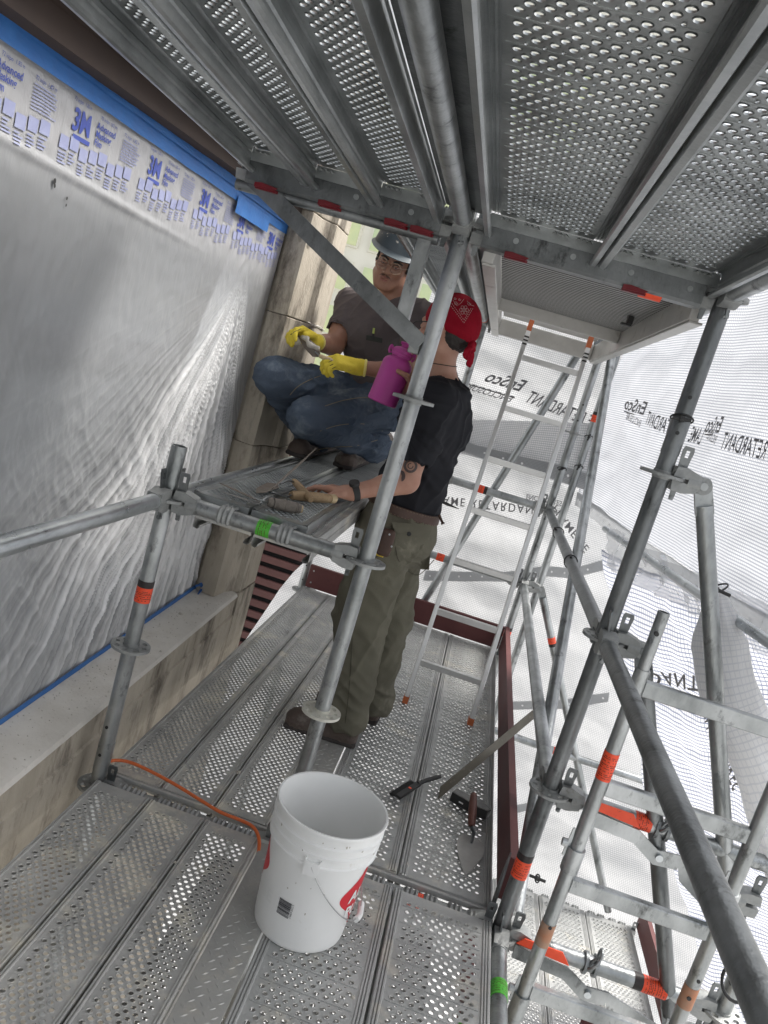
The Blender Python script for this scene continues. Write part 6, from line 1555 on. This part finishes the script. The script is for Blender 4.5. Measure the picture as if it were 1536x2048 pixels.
tors2 = [cap(pel2, wst, .130, .118, .05), ell(ch2 + V((.0, .0, .0)), [.122, .168, .185], None, .06), cap(sL, sR, .066, .066, .05), cap(ch2 + V((-.0, 0, .08)), nk2, .08, .058, .04)]
arms2 = [cap(sL, eL, .054, .043, .03), cap(eL, wL, .044, .029, .02), cap(eL.lerp(wL, .08), eL.lerp(wL, .42), .044, .041, .02), cap(sR, eR, .052, .043, .03), cap(eR, wR, .043, .029, .02)]
legs2 = [cap(hL_, kL, .088, .06, .03), cap(kL, aL_, .06, .042, .03), cap(hR_, kR, .088, .06, .03), cap(kR, aR_, .06, .042, .03)]
hndL = hand_prims(wL + V((-.006, .0, -.004)), V((-1, .16, -.10)), V((0, .0, -1)), 1 , (6, 24, 22), 7, 1.03, (38, 30))
BB = yP(763, 806, Y + .0); BT = yP(812, 688, Y + .0); bax = (BT - BB).normalized()
gp = BB.lerp(BT, .50); vb = (V(CC) - gp).normalized(); rt = bax.cross(vb).normalized()
if rt.x < 0: rt = -rt
wR2 = gp + rt * .090 + bax * -.025 - vb * .0
arms2[-1] = cap(eR, wR2, .043, .029, .02)
hndR = hand_prims(wR2, (-rt * .25 - vb * 1.0).normalized(), -rt, 1, (34, 50, 40), 5, 1.0, (60, 20))[:-2]
t0_ = wR2 + vb * .015 + bax * .01; t1_ = gp + rt * .052 + vb * .058 + bax * .012; t2_ = gp + rt * .012 + vb * .074 + bax * .016
hndR += [cap(t0_, t1_, .0145, .0125, .012), cap(t1_, t2_, .0122, .0098, .004)]
body2 = hp2 + [cap(nk2 + V((0, 0, -.05)), h2 + V((.01, -.01, -.05)), .058, .056, .03)] + tors2 + arms2 + legs2 + [dict(q) for q in hndL] + [dict(q) for q in hndR]
sdf_obj('body', body2, .0042, MT['skin2'], W2)
sl = shl = sL.lerp(eL, .70)
tee2 = [cap(pel2 + V((0, 0, .06)), wst, .142, .132, .05), ell(ch2, [.140, .186, .200], None, .06), cap(sL, sR, .080, .080, .05), cap(ch2 + V((0, 0, .1)), nk2 + V((0, 0, -.02)), .10, .068, .03), cap(sL, sL.lerp(eL, .66), .080, .074, .035), cap(sR, sR.lerp(eR, .66), .078, .074, .035),
        cap(sL.lerp(eL, .70), sL.lerp(eL, 1.3), .060, .060, .004, 1), cap(sR.lerp(eR, .70), sR.lerp(eR, 1.3), .060, .060, .004, 1), cut(pel2 + V((0, 0, .045)), (0, 0, -1))]
def tee_fold(p):
    arm = (p - sL).length; c = V((sL.x, sL.y, sL.z)); d = (p - c)
    a = math.atan2(d.z, d.x + .25); w = min(1, max(0, (d.length - .04) / .1)) * math.exp(-max(0, d.length - .35) * 3)
    r = 1 - abs(mnoise.noise(V((a * 7, d.length * 1.2, p.y * 3)))) * 3
    return folds(p, V((.30, .1, 1)), .007, 15, 8.) + w * max(0, r) * .012
sdf_obj('tshirt', tee2, .006, MT['blacktee'], W2, tee_fold)
pants = [cap(pel2 + V((0, 0, .03)), pel2 - V((0, 0, .05)), .140, .146, .05), cap(hL_, kL, .126, .108, .045), cap(kL, aL_ + V((0, 0, .02)), .106, .086, .03), cap(hR_, kR, .120, .096, .045), cap(kR, aR_ + V((0, 0, .02)), .094, .082, .03), ell(pel2 + V((.05, 0, -.06)), [.115, .15, .12], None, .05), cut(pel2 + V((0, 0, .075)), (0, 0, 1)), cut(V((0, 0, .10)), (0, 0, -1))]
def pant_fold(p):
    z = p.z; k = 1 + 1.2 * math.exp(-((z - .20) / .12) ** 2) + .8 * math.exp(-((z - .55) / .10) ** 2) + .8 * math.exp(-((z - .88) / .08) ** 2)
    return folds(p, V((.25, .3, 1)), .0085, 13, 4.) + k * .0045 * (1 - 2.5 * abs(mnoise.noise(V((p.x * 7, p.y * 7, z * 17 + p.x * 10)))))
sdf_obj('trousers', pants, .006, MT['olive'], W2, pant_fold); PT = W2.children[-1]
for pts in (((700, 1090), (706, 1180), (704, 1290), (697, 1390), (690, 1450)), ((790, 1046), (820, 1058), (850, 1060)), ((782, 1056), (790, 1090), (800, 1125), (835, 1150), (868, 1120))):
    q = [on(pants, x, y, 2.6, .005) for x, y in pts]; MB().path(smooth_path(q, 6), .0018, 6).build('seam', MT['seam_o'], PT)
patch_px(PT, pants, [(786, 1048), (866, 1052), (858, 1140), (796, 1134)], 2.6, 'olive', 'back_pocket', .009)
patch_px(PT, pants, [(783, 1044), (868, 1050), (866, 1076), (790, 1064)], 2.6, 'olive', 'pocket_flap', .014)
c = on(pants, 818, 1068, 2.6, .017); MB().lathe([(.0005, -.003), (.009, -.003), (.009, .002), (.005, .003), (.0005, .003)], 16, c, (V(CC) - c)).build('button', MT['rubber'], PT)
# belt
mb = MB(); n = 72; bc_ = pel2 + V((.0, 0, .062))
for i in range(n):
    a = 6.2832 * i / n; d = V((math.cos(a), math.sin(a), 0)); p = snap(pants[:-2], bc_ + d * .3 + V((0, 0, -.012 - .012 * math.cos(a))), -d, .006)
    for z, o_ in ((-.021, 0), (-.019, .004), (.019, .004), (.021, 0)): mb.v.append(tuple(p + d * (.004 + o_) + V((0, 0, z))))
for i in range(n):
    for j in range(3): a, b = i*4 + j, ((i + 1) % n)*4 + j; mb.f.append((a, b, b + 1, a + 1)); mb.mi.append(0)
belt = mb.build('belt', MT['leather'], W2, ang=60)
st = MB()
for i in range(0, n):
    for z in (-.016, .016):
        p = V(mb.v[i*4 + 1]); q = V(mb.v[((i + 1) % n)*4 + 1]); p = p + V((0, 0, z + .019)); q = q + V((0, 0, z + .019)); o_ = (p - bc_).normalized() * .0006
        st.path([p.lerp(q, .1) + o_, p.lerp(q, .6) + o_], .0007, 5)
st.build('stitching', MT['seam'], belt)
# tool pouch, hammer loop on the near hip
q0 = on(pants, 772, 1085, 2.5, .02); s_2, f_2, u_2 = frame(V(CC) - q0)
pch = [rbox(q0 + V((0, 0, .0)), [.028, .018, .055], rotm(s_2, f_2, u_2), .014, .01)]
pc = sdf_obj('tool_pouch', pch, .005, MT['leather'], W2, lambda p: .002 * mnoise.noise(p * 40))
for px, py in ((779, 1069), (783, 1093)): c = on(pch, px, py, 2.4, .001); MB().lathe([(.0004, 0), (.004, 0), (.003, .002), (.0004, .0025)], 10, c, V(CC) - c).build('rivet', MT['steel_pale'], pc)
c = on(pants, 752, 1108, 2.5, .02); MB().path([c, c + V((.03, -.01, .002))], .005, 8).build('yellow_tool_end', M('yellow_plastic', (.75, .55, .05), None, rough=.4), pc)
# awl hanging at the back right of the belt
c = yP(884, 1004, Y + .05); d = yP(918, 1018, Y + .08); MB().path([c, c.lerp(d, .3), d], [.005, .007, .001], 8).build('spike_tool', MT['rubber'], W2)
c = yP(878, 1030, Y - .05); d = yP(886, 1048, Y - .06); MB().path([c, c.lerp(d, .8), d], [.006, .005, .010], 8).build('hammer_loop', MT['leather'], W2)
# boots
boot(W2, V((.735, .80, DZ + .002)), P(572, 1445, z=DZ + .002) + V((.0, 0, 0)), V((aL_.x + .0, aL_.y, .17)), w=.052)
boot(W2, V((.79, 1.075, DZ + .002)), V((.50, 1.10, DZ + .002)), V((aR_.x, aR_.y, .17)), w=.050)
# watch on the left wrist
d = (wL - eL).normalized(); c = wL - d * .012
wt = MB().lathe([(.032, -.013), (.0365, -.012), (.0375, 0), (.0365, .012), (.032, .013)], 28, c, d, closed=True).build('watch', MT['rubber'], W2)
upw = (V((0, -.35, 1)) - d * V((0, -.35, 1)).dot(d)).normalized(); MB().lathe([(.0005, .031), (.0195, .031), (.0205, .039), (.0195, .044), (.015, .0455), (.0005, .0455)], 28, c, upw).build('watch_case', MT['rubber'], wt)
# arm tattoos
MT['tattoo'] = M('tattoo_ink', (.06, .045, .045), (.12, .08, .07), 90, .5)
arm_s = [cap(sL, eL, .054, .043, .03), cap(eL, wL, .044, .029, .02), cap(eL.lerp(wL, .08), eL.lerp(wL, .42), .044, .041, .02)]
def tat(cx, cy, r0, r1, sx=1., a0=0, a1=6.2832, n=30):
    mb = MB()
    for i in range(n + 1):
        a = a0 + (a1 - a0) * i / n
        for r in (r0, (r0 + r1) / 2, r1): mb.v.append(tuple(on(arm_s, cx + r * math.cos(a) * sx, cy + r * math.sin(a), 2.5, .0035)))
    for i in range(n):
        for j in range(2): k = i*3 + j; mb.f.append((k, k + 3, k + 4, k + 1)); mb.mi.append(0)
    return mb.build('tattoo', MT['tattoo'], W2, ang=180)
tat(821, 932, 9, 14); tat(821, 932, 4, 6, 1, 0, 5); tat(803, 952, 1, 11, .7, -1.8, 1.6)
# bandana
s_, f_, u_ = frame(f2, (-.06, .1, 1)); Rm = rotm(s_, f_, u_)
ban = [ell(H2(0, -.012, .037), [.0865, .106, .108], Rm, .01), ell(H2(0, -.055, .005), [.072, .062, .060], Rm, .02), cut(H2(0, .10, .028), -u_ * 1.0 + f_ * .28)]
ban[0] = ell(H2(0, -.016, .040), [.092, .116, .112], Rm, .01)
def ban_fold(p):
    k = H2(0, -.108, -.022); d = p - k; a = math.atan2(d.dot(s_), d.dot(u_)); w = math.exp(-d.length * 9)
    return .005 * w * (1 - 3 * abs(mnoise.noise(V((a * 5, d.length * 2, 1))))) + .0015 * mnoise.noise(p * 30)
MT['bandana'] = M('red_bandana_cotton', (.33, .006, .022), (.25, .004, .016), 10, .85, 0, .25, 300, spec=.2)
MT['white'] = M('white_print', (.60, .42, .42), (.5, .3, .3), 30, .8)
sdf_obj('bandana', ban, .0042, MT['bandana'], W2, ban_fold); BN = W2.children[-1]
kn = H2(0.004, -.112, -.030)
kp = [ell(kn, [.019, .016, .014], Rm, .01), cap(kn, kn + s_ * -.018 - u_ * .022, .010, .012, .01), cap(kn, kn + s_ * .020 - u_ * .018, .010, .012, .01)]
sdf_obj('knot', kp, .0035, MT['bandana'], BN, lambda p: .002 * mnoise.noise(p * 90))
def tail(p0, p1, p2, w):
    mb = MB(); pts = smooth_path([p0, p1, p2], 6); n = len(pts); m = 9
    for i, p in enumerate(pts):
        d = (pts[min(i+1, n-1)] - pts[max(i-1, 0)]).normalized(); sd_ = d.cross(-f_).normalized(); nn = sd_.cross(d); ww = w * (.35 + 1.1 * math.sin(min(1, (i + 1) / n * 1.05) * 2.2)) * (1 if i < n - 1 else .35)
        for j in range(m): q = j / (m - 1) - .5; mb.v.append(tuple(p + sd_ * ww * q + nn * (.006 * math.cos(q * 12 + i * .5))))
    for i in range(n - 1):
        for j in range(m - 1): a = i*m + j; mb.f.append((a, a + 1, a + m + 1, a + m)); mb.mi.append(0)
    o = mb.build('tail', MT['bandana'], BN, ang=180); sm = o.modifiers.new('cloth', 'SOLIDIFY'); sm.thickness = .0016
tail(kn, kn + s_ * -.030 - u_ * .035 - f_ * .006, kn + s_ * -.045 - u_ * .062, .030)
tail(kn, kn + s_ * .012 - u_ * .045 - f_ * .006, kn + s_ * .010 - u_ * .085, .030)
# white printed pattern on the bandana: dashes, flower and scrolls
mb = MB()
def dash(pts, r=.0011):
    q = []
    for x, y in pts: q.append(on(ban, x, y, 2.6, .0030))
    mb.path(q, r, 5)
def dashline(a, b, n):
    for i in range(n): f0, f1 = i / n, (i + .55) / n; dash([(a[0] + (b[0]-a[0])*f0, a[1] + (b[1]-a[1])*f0), (a[0] + (b[0]-a[0])*f1, a[1] + (b[1]-a[1])*f1)])
dashline((902, 612), (928, 646), 9); dashline((928, 646), (947, 615), 8); dashline((904, 607), (928, 640), 9); dashline((928, 640), (943, 615), 7)
for k in range(6):
    a = k * 1.047; cx, cy = 928 + 6.5 * math.cos(a), 620 + 6.5 * math.sin(a); dash([(cx + 3 * math.cos(b), cy + 3 * math.sin(b)) for b in [q * 1.047 for q in range(7)]], .0008)
dash([(928 + 2.5 * math.cos(b), 620 + 2.5 * math.sin(b)) for b in [q * 1.047 for q in range(7)]])
for cx, cy, r in ((912, 606, 4), (919, 599, 3), (938, 607, 4), (910, 597, 3)): dash([(cx + (r - q * .3) * math.cos(b), cy + (r - q * .3) * math.sin(b)) for q, b in [(q, q * .9) for q in range(9)]], .0008)
dash([(906, 600), (914, 612), (922, 606), (928, 598)], .0008); dash([(934, 602), (942, 610), (948, 612)], .0008)
dashline((886, 660), (894, 672), 4); dashline((894, 672), (906, 676), 4)
mb.build('printed_pattern', MT['white'], BN, smooth=False)
# hair at the nape and sides
hr = [ell(H2(0, -.020, .010), [.0800, .0990, .098], Rm, .01), cut(H2(0, -.030, 0), f_), cut(H2(0, 0, -.078), -u_ * 1 - f_ * .2)]
sdf_obj('hair', hr, .004, MT['hair'], W2, lambda p: .003 * mnoise.noise(p * 110))
# glasses arm and necklace
MB().path(smooth_path([H2(-.078, -.01, .010), H2(-.080, .05, .012), H2(-.066, .10, .010), H2(-.064, .112, .0)], 4), .0022, 6).build('glasses', MT['rubber'], W2)
mb = MB(); pts = []
nb2 = [cap(nk2 + V((0, 0, -.05)), h2 + V((.01, -.01, -.05)), .058, .056, .03)] + tors2
for i in range(25):
    a = 6.2832 * i / 24; d = V((math.cos(a), math.sin(a), 0)); c = nk2 + V((0, 0, .035 + .012 * math.cos(a))); pts.append(snap(nb2, c + d * .16, -d, .002))
mb.path(pts, .0018, 6); mb.build('necklace', MT['rubber'], W2)
# ------------------------------------------------------------------ magenta bottle in his hand
MT['mag'] = M('magenta_coating', (.46, .055, .30), (.42, .048, .27), 10, .5, 0, .1, 200)
t = thing('water_bottle', 'large magenta water bottle held up beside the centre post', 'bottle', BB)
Lb = (BT - BB).length; r = .062
mb = MB(); mb.lathe([(.0005, 0), (r - .006, 0), (r, .004), (r, .022), (r - .0006, .0225), (r - .0006, Lb * .66), (r - .005, Lb * .705), (r - .017, Lb * .745), (.036, Lb * .765), (.036, Lb * .80)], 44, (0, 0, 0), bax); mb.build('body', MT['mag'], t)
mb = MB(); mb.lathe([(.038, Lb * .785), (.043, Lb * .79), (.043, Lb * .835), (.040, Lb * .842), (.040, Lb * .885), (.031, Lb * .92), (.018, Lb * .935), (.0005, Lb * .936)], 40, (0, 0, 0), bax); lid = mb.build('lid', MT['mag'], t)
MB().lathe([(.0372, Lb * .805), (.0378, Lb * .807), (.0378, Lb * .813), (.0372, Lb * .815)], 40, (0, 0, 0), bax, closed=True).build('steel_ring', MT['steel_pale'], t)
MB().path([bax * Lb * .93 , bax * Lb * .985 - rt * .004], [.013, .011], 14).build('spout', MT['mag'], lid)
mb = MB(); mb.path(smooth_path([bax * Lb * .955 + rt * .012, bax * Lb * 1.0 + rt * .004, bax * Lb * .995 - rt * .020], 4), .006, 8); mb.build('flip_cap', MT['mag'], lid)
for e in (-1, 1): MB().path(smooth_path([bax * Lb * .84 + rt * e * .040, bax * Lb * .90 + rt * e * .050, bax * Lb * .83 + rt * e * .054, bax * Lb * .78 + rt * e * .046], 4), .0055, 8).build('strap_loop', MT['mag'], lid)
